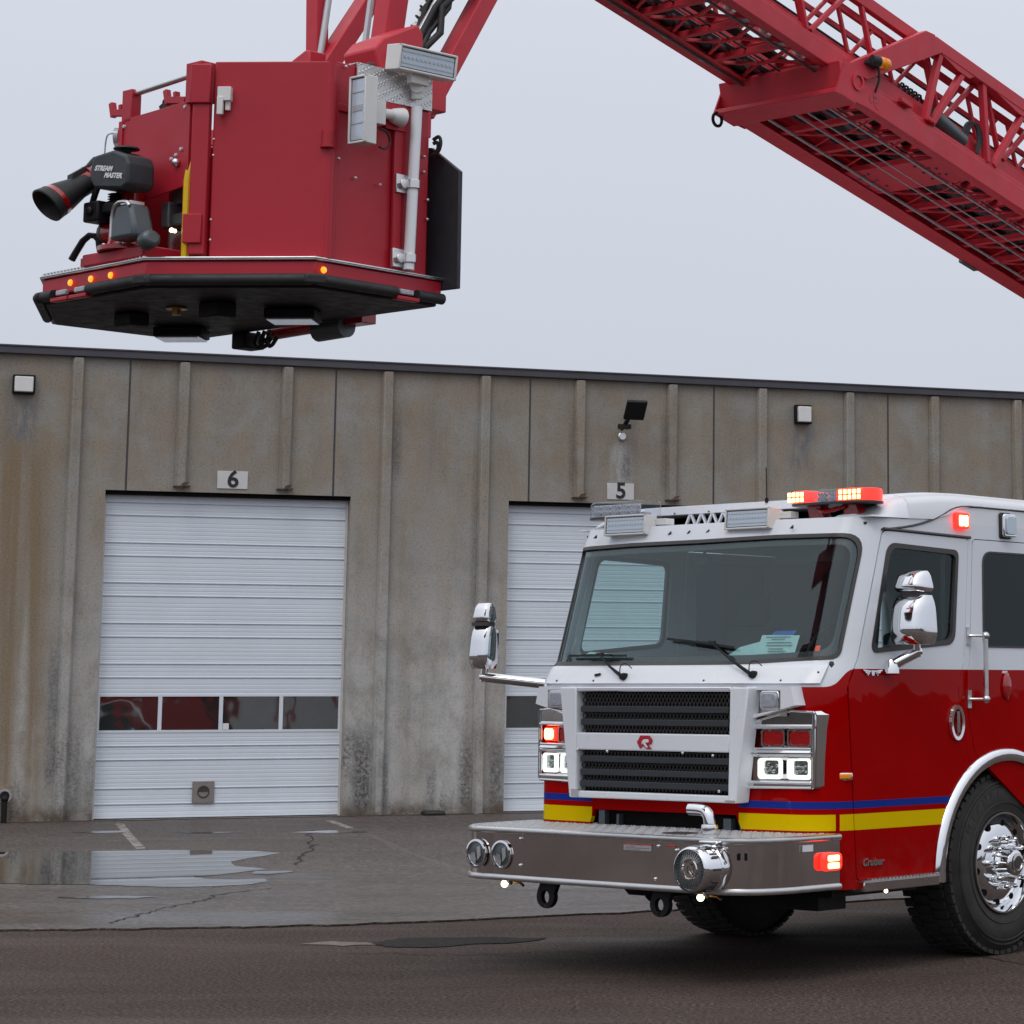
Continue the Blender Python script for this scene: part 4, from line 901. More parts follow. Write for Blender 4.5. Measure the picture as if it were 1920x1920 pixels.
# amber side marker, belt badge, model script, clearance light
t_ = V(S(1.32, 1.135))
obj('side_marker', MB().obox(t_ + V((0.004, -0.012, 0)), (0.55, 0.83, 0), (0.83, -0.55, 0), (0, 0, 1), 0.036, 0.010, 0.016), 'amber_lens', eng, bevel=0.008)
obj('side_marker_bezel', MB().obox(t_ + V((0.0, -0.006, 0)), (0.55, 0.83, 0), (0.83, -0.55, 0), (0, 0, 1), 0.044, 0.008, 0.022), 'chrome', eng, bevel=0.008)
bd = MB(); bo = V((1.228, -1.372, 1.735))
for sg in (1, -1):
    for k in range(3): bd.prism([bo + V((0, sg * (0.018 + 0.012 * k), 0.010 - 0.011 * k)), bo + V((0, sg * (0.095 - 0.018 * k), 0.018 - 0.011 * k)), bo + V((0, sg * (0.088 - 0.018 * k), 0.008 - 0.011 * k)), bo + V((0, sg * (0.018 + 0.012 * k), 0.001 - 0.011 * k))], (0.006, 0, 0))
bd.prism([bo + V((0, -0.016, 0.012)), bo + V((0, 0.016, 0.012)), bo + V((0, 0.012, -0.018)), bo + V((0, -0.012, -0.018))], (0.007, 0, 0))
obj('winged_badge', bd, 'chrome', eng)
obj('name_script', text_mb('Cruiser', 0.062, 0.003, (1.226, -1.375, 0.637), (0, 1, 0), (0, 0, 1), (1, 0, 0), shear=0.35, space=1.05, bold=0.002), 'chrome', eng)
for s in (1, -1):
    mk = obj('clearance_lamp', MB().lathe((s * 1.222, 0.01, 1.66), (s, 0, 0), [(0, 0.045), (0.01, 0.045), (0.02, 0.035), (0.026, 0)], 16), 'red_lens', eng)
    for v in range(len(mk.data.vertices)): p = mk.data.vertices[v].co; p.z = 1.655 + (p.z - 1.66) * 1.9
    obj('small_plate', MB().box(*sorted((s * 1.222, s * 1.226)), -0.03, 0.025, 1.735, 1.75), 'white_text', eng)
# side warning lights high on the cab
def side_lamp(s, y, z, hw, hh, lit):
    b = obj('side_warning_light', MB().prism([(s * 1.222, py, pz) for py, pz in rrect(y - hw, y + hw, z - hh, z + hh, 0.02)], (s * 0.035, 0, 0)), 'lamp_red_rim' if lit else 'chrome', eng, bevel=0.008)
    if not lit: obj('rubber_base', MB().prism([(s * 1.221, py, pz) for py, pz in rrect(y - hw - 0.012, y + hw * 0.6, z - hh - 0.010, z + hh + 0.008, 0.02)], (s * 0.014, 0, 0)), 'black_rubber', b, bevel=0.004)
    if lit:
        for dy in (-0.30, 0.30): obj('lit_core', MB().prism([(s * 1.256, py, pz) for py, pz in rrect(y + dy * hw * 1.2 - hw * 0.34, y + dy * hw * 1.2 + hw * 0.34, z - hh * 0.66, z + hh * 0.66, 0.012)], (s * 0.004, 0, 0)), 'lamp_core', b, smooth=0)
    else: obj('lens', MB().prism([(s * 1.256, py, pz) for py, pz in rrect(y - hw * 0.72, y + hw * 0.78, z - hh * 0.78, z + hh * 0.78, 0.02)], (s * 0.012, 0, 0)), 'flood_lens', b, bevel=0.004)
for s in (1, -1):
    side_lamp(s, -0.476, 2.674, 0.068, 0.052, s > 0); side_lamp(s, 0.035, 2.668, 0.070, 0.074, False)
# grab rails
for s in (1, -1):
    for yr_ in (-0.315, 1.0):
        mb = MB().cyl((s * 1.30, yr_, 1.975), (s * 1.30, yr_, 1.555), 0.016, 12)
        for z in (1.965, 1.575):
            mb.ball((s * 1.30, yr_, z), 0.026, 10); mb.tube([(s * 1.222, yr_ - 0.075, z), (s * 1.26, yr_ - 0.05, z), (s * 1.30, yr_, z)], 0.009, 8); mb.box(*sorted((s * 1.221, s * 1.232)), yr_ - 0.098, yr_ - 0.06, z - 0.055, z + 0.055)
        obj('grab_rail', mb, 'silver_paint' if 0 else 'aluminium', eng)
# wheel arch trim and well
for s in (1, -1):
    pts_o = [(-0.758, 0.49)] + arc(183, -3, 0.752, 30) + [(0.758, 0.49)]; pts_i = [(-0.675, 0.49)] + arc(183, -3, 0.672, 30) + [(0.675, 0.49)]
    mb = MB(); m = len(pts_o); r0 = [V((s * 1.215, y, z)) for y, z in pts_o]; r1 = [V((s * 1.245, y * 0.985, 0.52 + (z - 0.52) * 0.985)) for y, z in pts_o]; r2 = [V((s * 1.252, (a[0] + b[0]) / 2, (a[1] + b[1]) / 2)) for a, b in zip(pts_o, pts_i)]; r3 = [V((s * 1.240, y, z)) for y, z in pts_i]; r4 = [V((s * 1.16, y * 0.99, z)) for y, z in pts_i]
    vs2 = r0 + r1 + r2 + r3 + r4; mb.add(vs2, [(k * m + i, k * m + i + 1, (k + 1) * m + i + 1, (k + 1) * m + i) for k in range(4) for i in range(m - 1)])
    obj('wheel_arch_trim', mb, 'chrome', eng, smooth=60)
    mb = MB(); r0 = [V((s * 1.19, y, z)) for y, z in arc(180, 0, 0.70, 20)]; r1 = [V((s * 0.70, y, z)) for y, z in arc(180, 0, 0.70, 20)]; m = len(r0)
    mb.add(r0 + r1, [(i, i + 1, m + i + 1, m + i) for i in range(m - 1)]); mb.box(*sorted((s * 0.68, s * 0.70)), -0.72, 0.72, 0.5, 1.25)
    obj('wheel_well', mb, 'black_paint', eng)
# wheels
def wheel(s, y, dual=False):
    xo = s * 1.20; t = MB(); ax = (-s, 0, 0)
    prof = [(0.055, 0.300), (0.012, 0.315), (0.0, 0.345), (-0.006, 0.40), (-0.004, 0.45), (0.012, 0.495), (0.035, 0.535), (0.06, 0.550), (0.10, 0.556), (0.30, 0.556), (0.34, 0.550), (0.365, 0.535), (0.39, 0.49), (0.40, 0.40), (0.385, 0.32), (0.34, 0.30)]
    zc = 0.563
    t.lathe((xo, y, zc), ax, prof, 56, False)
    wb_ = obj('wheel', t, 'tyre_rubber', eng, smooth=30)
    tr = MB()
    for i in range(52):
        a = 2 * pi * i / 52
        for (d0, d1, off) in ((0.018, 0.075, 0), (0.082, 0.19, 0.5), (0.20, 0.31, 0), (0.32, 0.385, 0.5)):
            aa = a + off * 2 * pi / 52; c_ = V((xo - s * (d0 + d1) / 2, y + 0.560 * cos(aa), zc + 0.560 * sin(aa)))
            if d0 < 0.03: c_ = V((xo - s * 0.045, y + 0.548 * cos(aa), zc + 0.548 * sin(aa)))
            tr.obox(c_, (1, 0, 0), (0, -sin(aa), cos(aa)), (0, cos(aa), sin(aa)), (d1 - d0) / 2, 0.024, 0.012)
    obj('tread', tr, 'tyre_rubber', wb_, smooth=0)
    gr_ = MB()
    for r_ in (0.37, 0.475, 0.50): gr_.lathe((xo, y, zc), ax, [(-0.003, r_ - 0.004), (-0.009, r_), (-0.003, r_ + 0.004)], 48, False)
    obj('sidewall_rib', gr_, 'tyre_rubber', wb_)
    rm = MB()
    rm.lathe((xo, y, zc), ax, [(0.06, 0.300), (0.006, 0.312), (-0.004, 0.310), (-0.004, 0.300), (0.012, 0.292), (0.05, 0.285), (0.085, 0.270), (0.085, 0.262), (0.05, 0.255), (0.03, 0.225), (0.022, 0.165), (0.022, 0.10), (0.0, 0.098), (-0.01, 0.09), (-0.07, 0.085), (-0.09, 0.078), (-0.10, 0.06), (-0.10, 0.0)], 48, True)
    ri = obj('rim', rm, 'chrome', wb_, smooth=40)
    hh = MB(); ln = MB()
    for i in range(10):
        a = 2 * pi * (i + 0.3) / 10; cy_, cz_ = y + 0.243 * cos(a), zc + 0.243 * sin(a); hh.cyl((xo - s * 0.030, cy_, cz_), (xo - s * 0.038, cy_, cz_), 0.0) if 0 else None
        c0 = V((xo - s * 0.036, cy_, cz_)); hh.cyl(c0, c0 + V((s * 0.007, 0, 0)), 0.020, 14)
        a = 2 * pi * i / 10; cy_, cz_ = y + 0.150 * cos(a), zc + 0.150 * sin(a)
        ln.lathe((xo - s * 0.022, cy_, cz_), (s, 0, 0), [(0, 0.024), (0.02, 0.024), (0.022, 0.018), (0.075, 0.016), (0.085, 0.010), (0.088, 0.0)], 10)
    obj('hand_hole', hh, 'dark_gap', ri, smooth=0); obj('lug_cover', ln, 'chrome', ri, smooth=40)
    obj('hub_cap', MB().lathe((xo + s * 0.095, y, zc), (s, 0, 0), [(0, 0.062), (0.012, 0.060), (0.014, 0.045), (0.008, 0.042), (0.008, 0.0)], 24), 'polished_steel', ri)
    obj('hub_bore', MB().lathe((xo + s * 0.1035, y, zc), (s, 0, 0), [(0, 0.034), (0.002, 0.034), (0.002, 0.0)], 20), 'trim_dark', ri)
    if s > 0 and y < 1:                                                       # raised maker's lettering arcs round the sidewall
        mb = MB(); txt = 'MICHELIN'
        for i, ch in enumerate(txt):
            a = R(150 - i * 10.5); o_ = V((xo + s * 0.004, y - 0.425 * cos(a) * -1, zc + 0.425 * sin(a)))
            tv = V((0, sin(a), -cos(a))); rv = V((0, cos(a), sin(a)))
            q = text_mb(ch, 0.075, 0.002, o_, tv, rv, (1, 0, 0)); mb.add(q.v, q.f)
        obj('sidewall_lettering', mb, 'black_rubber', wb_, smooth=0)
for s in (1, -1):
    wheel(s, 0.0)
    wheel(s, 6.3)
obj('axle', MB().cyl((-0.85, 0, 0.53), (0.85, 0, 0.53), 0.07).box(-0.25, 0.25, -0.16, 0.16, 0.38, 0.68).cyl((-0.85, 6.3, 0.53), (0.85, 6.3, 0.53), 0.08), 'black_paint', eng)
obj('chassis_frame', MB().box(-0.48, -0.38, -2.25, 9.0, 0.56, 0.80).box(0.38, 0.48, -2.25, 9.0, 0.56, 0.80).box(-1.1, 1.1, -1.6, -0.78, 0.44, 0.60).box(-0.38, 0.38, -1.7, 1.6, 0.42, 0.62).box(0.30, 0.98, -1.58, -1.32, 0.355, 0.46), 'black_paint', eng)
obj('oil_pan', MB().skin([[V((x * k, y, z)) for x, z, k in ((-0.24, 0.5, 1), (0.24, 0.5, 1), (0.14, 0.42, 1), (-0.14, 0.42, 1))] for y in (-2.0, -1.6)]).ball((0.02, -1.95, 0.44), 0.06).tube([(-0.1, -2.05, 0.47), (0.05, -2.08, 0.44), (0.2, -2.05, 0.48)], 0.02, 6, 2), 'black_paint', eng)
# bumper
def bump_path(off=0.0, k=10):
    """plan of the bumper face: flat front, rounded corners running back to the cab sides"""
    pts = []
    half = [(0, -2.470), (0.4, -2.468), (0.8, -2.455)]
    for i in range(k + 1):
        t = i / k; p = (V((0.98, -2.45)) * (1 - t) ** 2 + V((1.20, -2.40)) * 2 * t * (1 - t) + V((1.225, -2.10)) * t * t); half.append((p.x, p.y))
    half.append((1.235, -1.695))
    pts = [(-x, y) for x, y in reversed(half[1:])] + half; out = []
    for i, p in enumerate(pts):
        a, b = V(pts[max(0, i - 1)]), V(pts[min(len(pts) - 1, i + 1)]); d = (b - a).normalized(); out.append((p[0] + d.y * off, p[1] - d.x * off))
    return out
def rail(zs_offs, name, mat, parent=None, smooth=50):
    paths = [[V((x, y, z)) for x, y in bump_path(o_)] for z, o_ in zs_offs]; mb = MB(); m = len(paths[0])
    mb.add([p for pa in paths for p in pa], [(k * m + i, k * m + i + 1, (k + 1) * m + i + 1, (k + 1) * m + i) for k in range(len(paths) - 1) for i in range(m - 1)]); return obj(name, mb, mat, parent or eng, smooth=smooth)
bmp = rail([(0.505, -0.03), (0.503, 0.0), (0.50, 0.0), (0.812, 0.0), (0.812, -0.03)], 'front_bumper', 'polished_steel')
rail([(0.500, 0.001), (0.502, 0.012), (0.515, 0.019), (0.533, 0.012), (0.536, 0.001)], 'lower_rail', 'aluminium', bmp)
rail([(0.778, 0.001), (0.781, 0.012), (0.792, 0.018), (0.808, 0.014), (0.814, 0.0), (0.814, -0.04)], 'upper_rail', 'aluminium', bmp)
bp = bump_path(-0.012)
mb = MB().prism([(x, y, 0.804) for x, y in bp], (0, 0, 0.008))
obj('tread_deck', mb, 'tread_plate', bmp, smooth=0)
rb = MB(); rn = random.Random(4)
for i in range(60):
    for j in range(15):
        x = -1.2 + i * 0.041 + (j % 2) * 0.02; y = -2.44 + j * 0.05
        if abs(x) > 1.19 - max(0, -(y + 2.2)) * 0.7: continue
        a = 0.78 if (i + j) % 2 else -0.78; rb.obox((x, y, 0.8138), (cos(a), sin(a), 0), (-sin(a), cos(a), 0), (0, 0, 1), 0.0145, 0.0045, 0.002)
obj('tread_lug', rb, 'aluminium', bmp, smooth=0)
bpi = bump_path(-0.06)
obj('bumper_core', MB().prism([(x, y, 0.52) for x, y in bpi], (0, 0, 0.27)), 'black_paint', bmp, smooth=0)
for x in (-0.975, -0.757):
    yb = -2.462
    lm = obj('bumper_lamp', MB().lathe((x, yb, 0.651), (0, -1, 0), [(0, 0.086), (0.010, 0.086), (0.012, 0.074), (-0.004, 0.070), (-0.004, 0.0)], 28), 'chrome', bmp, smooth=50)
    obj('reflector', MB().lathe((x + 0.0, yb, 0.651), (0, -1, 0), [(0.0, 0.066), (0.004, 0.060), (0.004, 0)], 24), 'grey_hydraulic', lm)
    obj('tilted_mirror', MB().prism([(x - 0.055, yb - 0.008, 0.632), (x - 0.03, yb - 0.012, 0.66), (x + 0.0, yb - 0.014, 0.655), (x + 0.01, yb - 0.014, 0.61), (x - 0.005, yb - 0.012, 0.59), (x - 0.045, yb - 0.008, 0.605)], (0, 0.003, 0)).prism([(x + 0.015, yb - 0.010, 0.61), (x + 0.045, yb - 0.010, 0.64), (x + 0.04, yb - 0.010, 0.70), (x + 0.01, yb - 0.010, 0.69)], (0, 0.003, 0)), 'aluminium', lm)
for x, z in ((-0.593, 0.753), (-0.593, 0.597), (0.525, 0.752), (0.505, 0.568), (0.665, 0.735), (0.665, 0.600), (1.02, 0.752)): obj('bumper_bolt', MB().ball((x, -2.466, z), 0.010, 8), 'chrome', bmp)
pl = obj('data_plate', MB().box(0.262, 0.478, -2.474, -2.4685, 0.722, 0.752), 'aluminium', bmp, smooth=0)
obj('red_strip', MB().box(0.262, 0.478, -2.4755, -2.4685, 0.753, 0.759).box(0.59, 0.655, -2.468, -2.4625, 0.75, 0.758), 'logo_red', pl, smooth=0)
mb = MB(); 
for i in range(3): mb.box(0.275, 0.275 + (0.07, 0.19, 0.12)[i], -2.4755, -2.474, 0.743 - i * 0.008, 0.745 - i * 0.008)
obj('plate_print', mb, 'trim_dark', pl, smooth=0)
mb = MB()
for i in range(6):
    for j in range(6): mb.cyl((0.70 + i * 0.022, -2.4605, 0.605 + j * 0.025), (0.70 + i * 0.022, -2.4635, 0.605 + j * 0.025), 0.006, 6)
obj('speaker_grille', mb, 'dark_gap', bmp, smooth=0)
pp = V((1.03, -2.437, 0)); obj('bumper_slot', MB().obox((1.095, -2.425, 0.712), (0.93, 0.37, 0), (0.37, -0.93, 0), (0, 0, 1), 0.008, 0.003, 0.018).obox((1.135, -2.407, 0.712), (0.93, 0.37, 0), (0.37, -0.93, 0), (0, 0, 1), 0.008, 0.003, 0.018), 'dark_gap', bmp, smooth=0)
obj('bumper_sticker', MB().obox((1.238, -1.99, 0.745), (0.02, 1, 0), (1, -0.02, 0), (0, 0, 1), 0.045, 0.003, 0.018), 'white_text', bmp, smooth=0)
for s in (1,-1):
    blp = V((s * 1.243, -1.80, 0.662)); b = obj('corner_warning_light', MB().prism([(blp.x - s * 0.004, py, pz) for py, pz in rrect(-1.885, -1.715, 0.612, 0.712, 0.03)], (s * 0.035, 0, 0)), 'lamp_red_rim', bmp, bevel=0.01)
    for dz in (-0.021, 0.021): obj('lit_core', MB().prism([(blp.x + s * 0.031, py, pz) for py, pz in rrect(-1.852, -1.748, 0.662 + dz - 0.017, 0.662 + dz + 0.017, 0.012)], (s * 0.004, 0, 0)), 'lamp_core', b, smooth=0)
# mechanical siren
sc = V((0.925, -2.45, 0.648))
sr = obj('siren', MB().lathe(sc, (0, -1, 0), [(0, 0.130), (0.03, 0.132), (0.055, 0.130), (0.060, 0.124), (0.068, 0.124), (0.072, 0.131), (0.14, 0.131), (0.17, 0.130), (0.190, 0.124), (0.198, 0.117), (0.200, 0.112), (0.190, 0.110)], 40), 'chrome', eng, smooth=40)
obj('siren_face', MB().lathe(sc, (0, -1, 0), [(0.185, 0.114), (0.190, 0.112), (0.196, 0.062), (0.203, 0.058), (0.203, 0.050), (0.194, 0.046), (0.194, 0)], 36), 'polished_steel', sr, smooth=40)
mb = MB()
for rr_ in (0.106, 0.098, 0.090, 0.082, 0.074, 0.066): mb.lathe(sc, (0, -1, 0), [(0.193, rr_ - 0.0022), (0.1975, rr_), (0.193, rr_ + 0.0022)], 36, False)
for i in range(36): a = 2 * pi * i / 36; mb.beam(sc + V((0.064 * cos(a), -0.196, 0.064 * sin(a))), sc + V((0.109 * cos(a), -0.196, 0.109 * sin(a))), 0.003, 0.004, (0, 1, 0))
obj('siren_louvre', mb, 'grey_hydraulic', sr, smooth=0)
q = [sc + V((0.030 * cos(a * pi / 10), -0.204, 0.034 * sin(a * pi / 10))) for a in range(20)]
obj('siren_emblem', MB().skin([q, [sc + (p - sc) * 0.72 + V((0, -0.204 * 0.28, 0)) for p in q]], False).beam(sc + V((0.005, -0.205, -0.01)), sc + V((0.03, -0.205, -0.034)), 0.008, 0.004, (0, 1, 0)), 'chrome', sr)
mb = MB()
for i in range(12): a = 2 * pi * i / 12; mb.obox(sc + V((0.137 * cos(a), -0.11, 0.137 * sin(a))), (0, 1, 0), (-sin(a), 0, cos(a)), (cos(a), 0, sin(a)), 0.025, 0.006, 0.003)
obj('siren_vent', mb, 'trim_dark', sr)
obj('siren_neck', MB().box(0.86, 1.0, -2.50, -2.42, 0.765, 0.80), 'chrome', sr, bevel=0.01)
# air inlet elbow standing on the bumper deck
mb = MB().tube([(0.60, -2.28, 0.955), (0.665, -2.28, 0.955), (0.715, -2.28, 0.95), (0.742, -2.28, 0.925), (0.75, -2.28, 0.88), (0.75, -2.28, 0.865)], 0.034, 18, 2)
ib = obj('inlet_elbow', mb, 'chrome', eng, smooth=60)
obj('inlet_collar', MB().lathe((0.75, -2.28, 0.812), (0, 0, 1), [(0, 0.035), (0.008, 0.035), (0.012, 0.045), (0.05, 0.050), (0.062, 0.046), (0.062, 0.0)], 20), 'chrome', ib, smooth=50)
obj('deck_hatch', MB().prism([(x, y, 0.816) for x, y in rrect(0.43, 0.62, -2.36, -2.20, 0.05)], (0, 0, 0.004)), 'trim_dark', eng)
for x in (-0.43, 0.49):                                                       # tow eyes
    mb = MB(); o_ = [(x0, z0) for x0, z0 in [(-0.05, 0.09), (0.095, 0.09)] + [(0.075 * cos(R(a)) - 0.015, -0.018 + 0.068 * sin(R(a))) for a in range(20, -201, -20)]]
    i_ = [(0.024 * cos(2 * pi * k / len(o_) + 2.2) * -1 - 0.012, -0.014 + 0.034 * sin(2 * pi * k / len(o_) + 2.2)) for k in range(len(o_))]
    yb = -2.40; cx_, cz_ = x, 0.435
    hole_pts = [(0.034 * cos(R(a)) - 0.018, -0.020 + 0.038 * sin(R(a))) for a in range(0, 360, 24)]
    me_ = sheet([(cx_ + a, cz_ + b) for a, b in o_][::-1], [[(cx_ + a, cz_ + b) for a, b in hole_pts]], lambda u, z: (u, yb, z), 0.035, 0.05)
    obj('tow_eye', me_, 'black_paint', eng, bevel=0.006)
for x in (-0.76, 0.82):
    b = obj('under_light', MB().lathe((x, -2.40, 0.49), (-0.1, -0.4, -1), [(-0.02, 0.012), (0, 0.028), (0.012, 0.026), (0.014, 0.0)], 14), 'aluminium', bmp)
    obj('bulb', MB().ball((x - 0.006, -2.425, 0.478), 0.022, 10), 'small_bulb', b); obj('lead', MB().tube([(x + 0.02, -2.39, 0.49), (x + 0.08, -2.38, 0.485), (x + 0.11, -2.38, 0.47)], 0.009, 6), 'brass', b)
obj('radiator_gap', MB().box(-0.60, 0.60, -1.80, -1.75, 0.78, 0.92), 'dark_gap', eng, smooth=0)
for b4 in ((-0.55, -0.50, 0.90), (-0.40, -0.38, 0.88), (0.47, 0.53, 0.88), (0.60, 0.61, 0.90)): obj('tilt_bracket', MB().box(b4[0], b4[1], -1.84, -1.80, 0.79, b4[2]), 'grey_hydraulic', eng)
# cab step
for s in (1, -1):
    st = MB().box(*sorted((s * 1.00, s * 1.262)), -1.50, -0.765, 0.472, 0.532); so_ = obj('cab_step', st, 'polished_steel', eng, bevel=0.006)
    mb = MB()
    for i in range(20):
        y = -1.43 + i * 0.034; mb.box(*sorted((s * 1.225, s * 1.260)), y, y + 0.018, 0.532, 0.545)
    mb.box(*sorted((s * 1.223, s * 1.263)), -1.505, -0.765, 0.528, 0.536)
    obj('step_tread', mb, 'aluminium', so_, smooth=0)
    obj('step_recess', MB().box(*sorted((s * 1.195, s * 1.2205)), -1.50, -0.775, 0.528, 0.556), 'dark_gap', so_, smooth=0)
obj('step_lamp', MB().ball((1.258, -1.29, 0.468), 0.012, 8), 'small_bulb', eng)
# wipers
def wiper(u0, z0, u1, z1, ul, zl, ur, zr):
    a = V(S(u0, z0)) + V((0, -0.045, 0)); b = V(S(u1, z1)) + V((0, -0.035, 0)); m_ = (a + b) / 2 + V((0, -0.02, 0))
    w_ = obj('wiper', MB().tube([a, a * 0.8 + b * 0.2 + V((0, -0.01, 0)), m_, b], [0.013, 0.011, 0.007, 0.006], 8).lathe(a + V((0, 0.04, 0)), (0, -1, 0), [(0, 0.022), (0.03, 0.024), (0.05, 0.018), (0.052, 0)], 14), 'black_paint', eng)
    l_, r_ = V(S(ul, zl)) + V((0, -0.02, 0)), V(S(ur, zr)) + V((0, -0.02, 0))
    obj('wiper_blade', MB().beam(l_, r_, 0.010, 0.014).beam(l_ * 0.75 + r_ * 0.25 + V((0, -0.012, 0.004)), l_ * 0.25 + r_ * 0.75 + V((0, -0.012, 0.004)), 0.018, 0.012).beam(b + V((-0.02, 0, 0)), b + V((0.03, 0, 0)), 0.02, 0.02), 'black_rubber', w_)
    obj('washer_hose', MB().tube([a + V((-0.02, 0, 0.02)), a + V((0.0, -0.02, 0.07)), a + V((0.05, -0.02, 0.085)), a + V((0.09, -0.01, 0.05))], 0.0035, 6, 2), 'black_rubber', w_)
wiper(-0.335, 1.712, -0.63, 1.850, -0.93, 1.845, -0.40, 1.842)
wiper(0.69, 1.722, 0.30, 1.915, -0.08, 1.943, 0.47, 1.885)
obj('washer_nozzle', MB().obox(V(S(-0.58, 1.725)) + V((0, -0.03, 0)), (1, 0, 0.15), (0, 1, 0), (0, 0, 1), 0.022, 0.006, 0.007), 'black_rubber', eng)
# mirrors
def mirror(s, base, elbow, hx, hy, zb, zt2, kw, kd):
    arm = MB().tube([base, elbow], 0.032, 12).ball(elbow, 0.030, 12).lathe(V(base) + V((0, 0, -0.055)), (0, 0, 1), [(0, 0.03), (0.01, 0.048), (0.06, 0.045), (0.09, 0.03), (0.09, 0)], 14)
    arm.cyl(V(elbow) + V((0, 0, -0.03)), V((hx, hy, zb + 0.02)), 0.024, 12)
    a_ = obj('mirror', arm, 'chrome', eng, smooth=50)
    def head(z0, z1, wt, wb2, dp, taper, nm):
        rings = []
        for k in range(9):
            t = k / 8; z = z0 + (z1 - z0) * t; e2 = (1 - abs(2 * t - 1) ** 5) ** 0.5 if 0 < t < 1 else 0.45; e2 = max(e2, 0.62)
            wx = (wb2 + (wt - wb2) * t) * (0.75 + 0.25 * e2); dd = dp * e2 * (1 - taper * t)
            sec = []
            for j in range(24):
                ang = 2 * pi * j / 24; cxx = cos(ang); syy = sin(ang); px = math.copysign(abs(cxx) ** 0.45, cxx) * wx / 2; py = math.copysign(abs(syy) ** 0.7, syy) * dd / 2
                if syy > 0: py = min(py, dd * 0.16)
                sec.append(V((hx + px, hy + py, z)))
            rings.append(sec)
        o_ = obj(nm, MB().skin(rings), 'chrome', a_, smooth=60); return o_
    mh = head(zb, zt2 - 0.145, 0.205 * kw, 0.225 * kw, 0.27 * kd, 0.30, 'main_head'); head(zt2 - 0.125, zt2, 0.155 * kw, 0.195 * kw, 0.22 * kd, 0.40, 'convex_head')
    obj('mirror_glass', MB().prism([(hx + px, hy + 0.038, pz) for px, pz in rrect(-0.08, 0.08, zb + 0.05, zt2 - 0.17, 0.03)], (0, 0.004, 0)), 'chrome', mh)
    obj('gasket', MB().prism([(hx + px, hy + py, zt2 - 0.147) for px, py in rrect(-0.078, 0.078, -0.07, 0.025, 0.03)], (0, 0, 0.024)), 'trim_dark', mh)
mirror(1, (1.262, -1.23, 1.775), (1.385, -1.13, 1.858), 1.385, -1.15, 1.900, 2.335, 1.15, 1.2)
mirror(-1, (-1.17, -1.66, 1.665), (-1.56, -1.88, 1.712), -1.545, -1.88, 1.765, 2.185, 0.80, 0.75)
obj('mirror_base', MB().obox((-1.15, -1.66, 1.62), (0.8, -0.6, 0), (0.6, 0.8, 0), (0, 0, 1), 0.05, 0.04, 0.05), 'chrome', eng, bevel=0.012)
# cab interior
obj('dashboard', MB().prism([(-1.15, -1.66, 1.60), (-1.15, -1.66, 1.80), (-1.15, -1.30, 1.845), (-1.15, -1.05, 1.78), (-1.15, -1.05, 1.3), (-1.15, -1.5, 1.3)], (2.30, 0, 0)), 'interior_dark', eng, bevel=0.02)
obj('cab_floor', MB().box(-1.17, 1.17, -1.6, YR - 0.05, 0.80, 0.86), 'interior_dark', eng, smooth=0)
obj('cab_ceiling', MB().box(-1.16, 1.16, -1.35, YR - 0.05, 2.615, 2.63), 'interior_dark', eng, smooth=0)
obj('cab_rear_wall', MB().box(-1.215, 1.215, YR - 0.04, YR - 0.01, 0.5, 2.66), 'cab_paint', eng, smooth=0)
obj('bulkhead', MB().box(-1.15, -0.25, -0.02, 0.05, 0.86, 2.0).box(0.25, 1.15, -0.02, 0.05, 0.86, 2.0).box(-0.30, 0.30, -1.1, 0.6, 0.86, 1.75), 'interior_dark', eng, bevel=0.03)
for x in (-0.70, 0.72):
    st = obj('seat', MB().box(x - 0.24, x + 0.24, -0.80, -0.30, 1.25, 1.40), 'seat_fabric', eng, bevel=0.05)
    obj('seat_back', MB().prism([(x - 0.22, -0.34, 1.38), (x - 0.22, -0.22, 1.38), (x - 0.22, -0.12, 2.05), (x - 0.22, -0.24, 2.05)], (0.44, 0, 0)), 'seat_fabric', st, bevel=0.04)
    obj('head_rest', MB().box(x - 0.13, x + 0.13, -0.24, -0.15, 2.06, 2.26), 'seat_fabric', st, bevel=0.04)
obj('steering_wheel', MB().tube([V((0.72, -1.10, 1.86)) + V((0.21 * cos(a * pi / 12), 0.10 * sin(a * pi / 12), 0.19 * sin(a * pi / 12))) for a in range(25)], 0.014, 8).tube([(0.72, -1.10, 1.86), (0.72, -1.25, 1.65)], 0.03, 8).beam((0.52, -1.10, 1.86), (0.92, -1.10, 1.86), 0.03, 0.015), 'black_rubber', eng)
obj('sun_visor', MB().box(0.45, 0.98, -1.33, -1.31, 2.40, 2.52), 'seat_fabric', eng, bevel=0.01)
obj('dash_camera', MB().box(-0.11, 0.0, -1.46, -1.41, 2.40, 2.46).cyl((-0.05, -1.44, 2.46), (-0.05, -1.42, 2.53), 0.01), 'black_rubber', eng, bevel=0.008)
def ws_sheet(name, pts, mat, lift=-0.03, parent=None):
    return obj(name, sheet(pts[::-1] if 0 else pts, [], lambda u, z: S(u, z), 0.002, 0.2, lift), mat, parent or eng, smooth=0)
pc = ws_sheet('paper_notice', [(0.60, 1.833), (0.885, 1.843), (0.90, 1.962), (0.625, 1.966)], 'paper')
pr = MB()
for zz, a, b in ((1.945, 0.66, 0.84), (1.932, 0.70, 0.80), (1.912, 0.67, 0.85), (1.895, 0.67, 0.86), (1.875, 0.69, 0.80), (1.860, 0.69, 0.82)):
    pa, pb = V(S(a, zz)), V(S(b, zz)); pr.beam(pa + V((0, 0.026, 0)), pb + V((0, 0.026, 0)), 0.003, 0.003)
obj('paper_print', pr, 'trim_dark', pc, smooth=0)
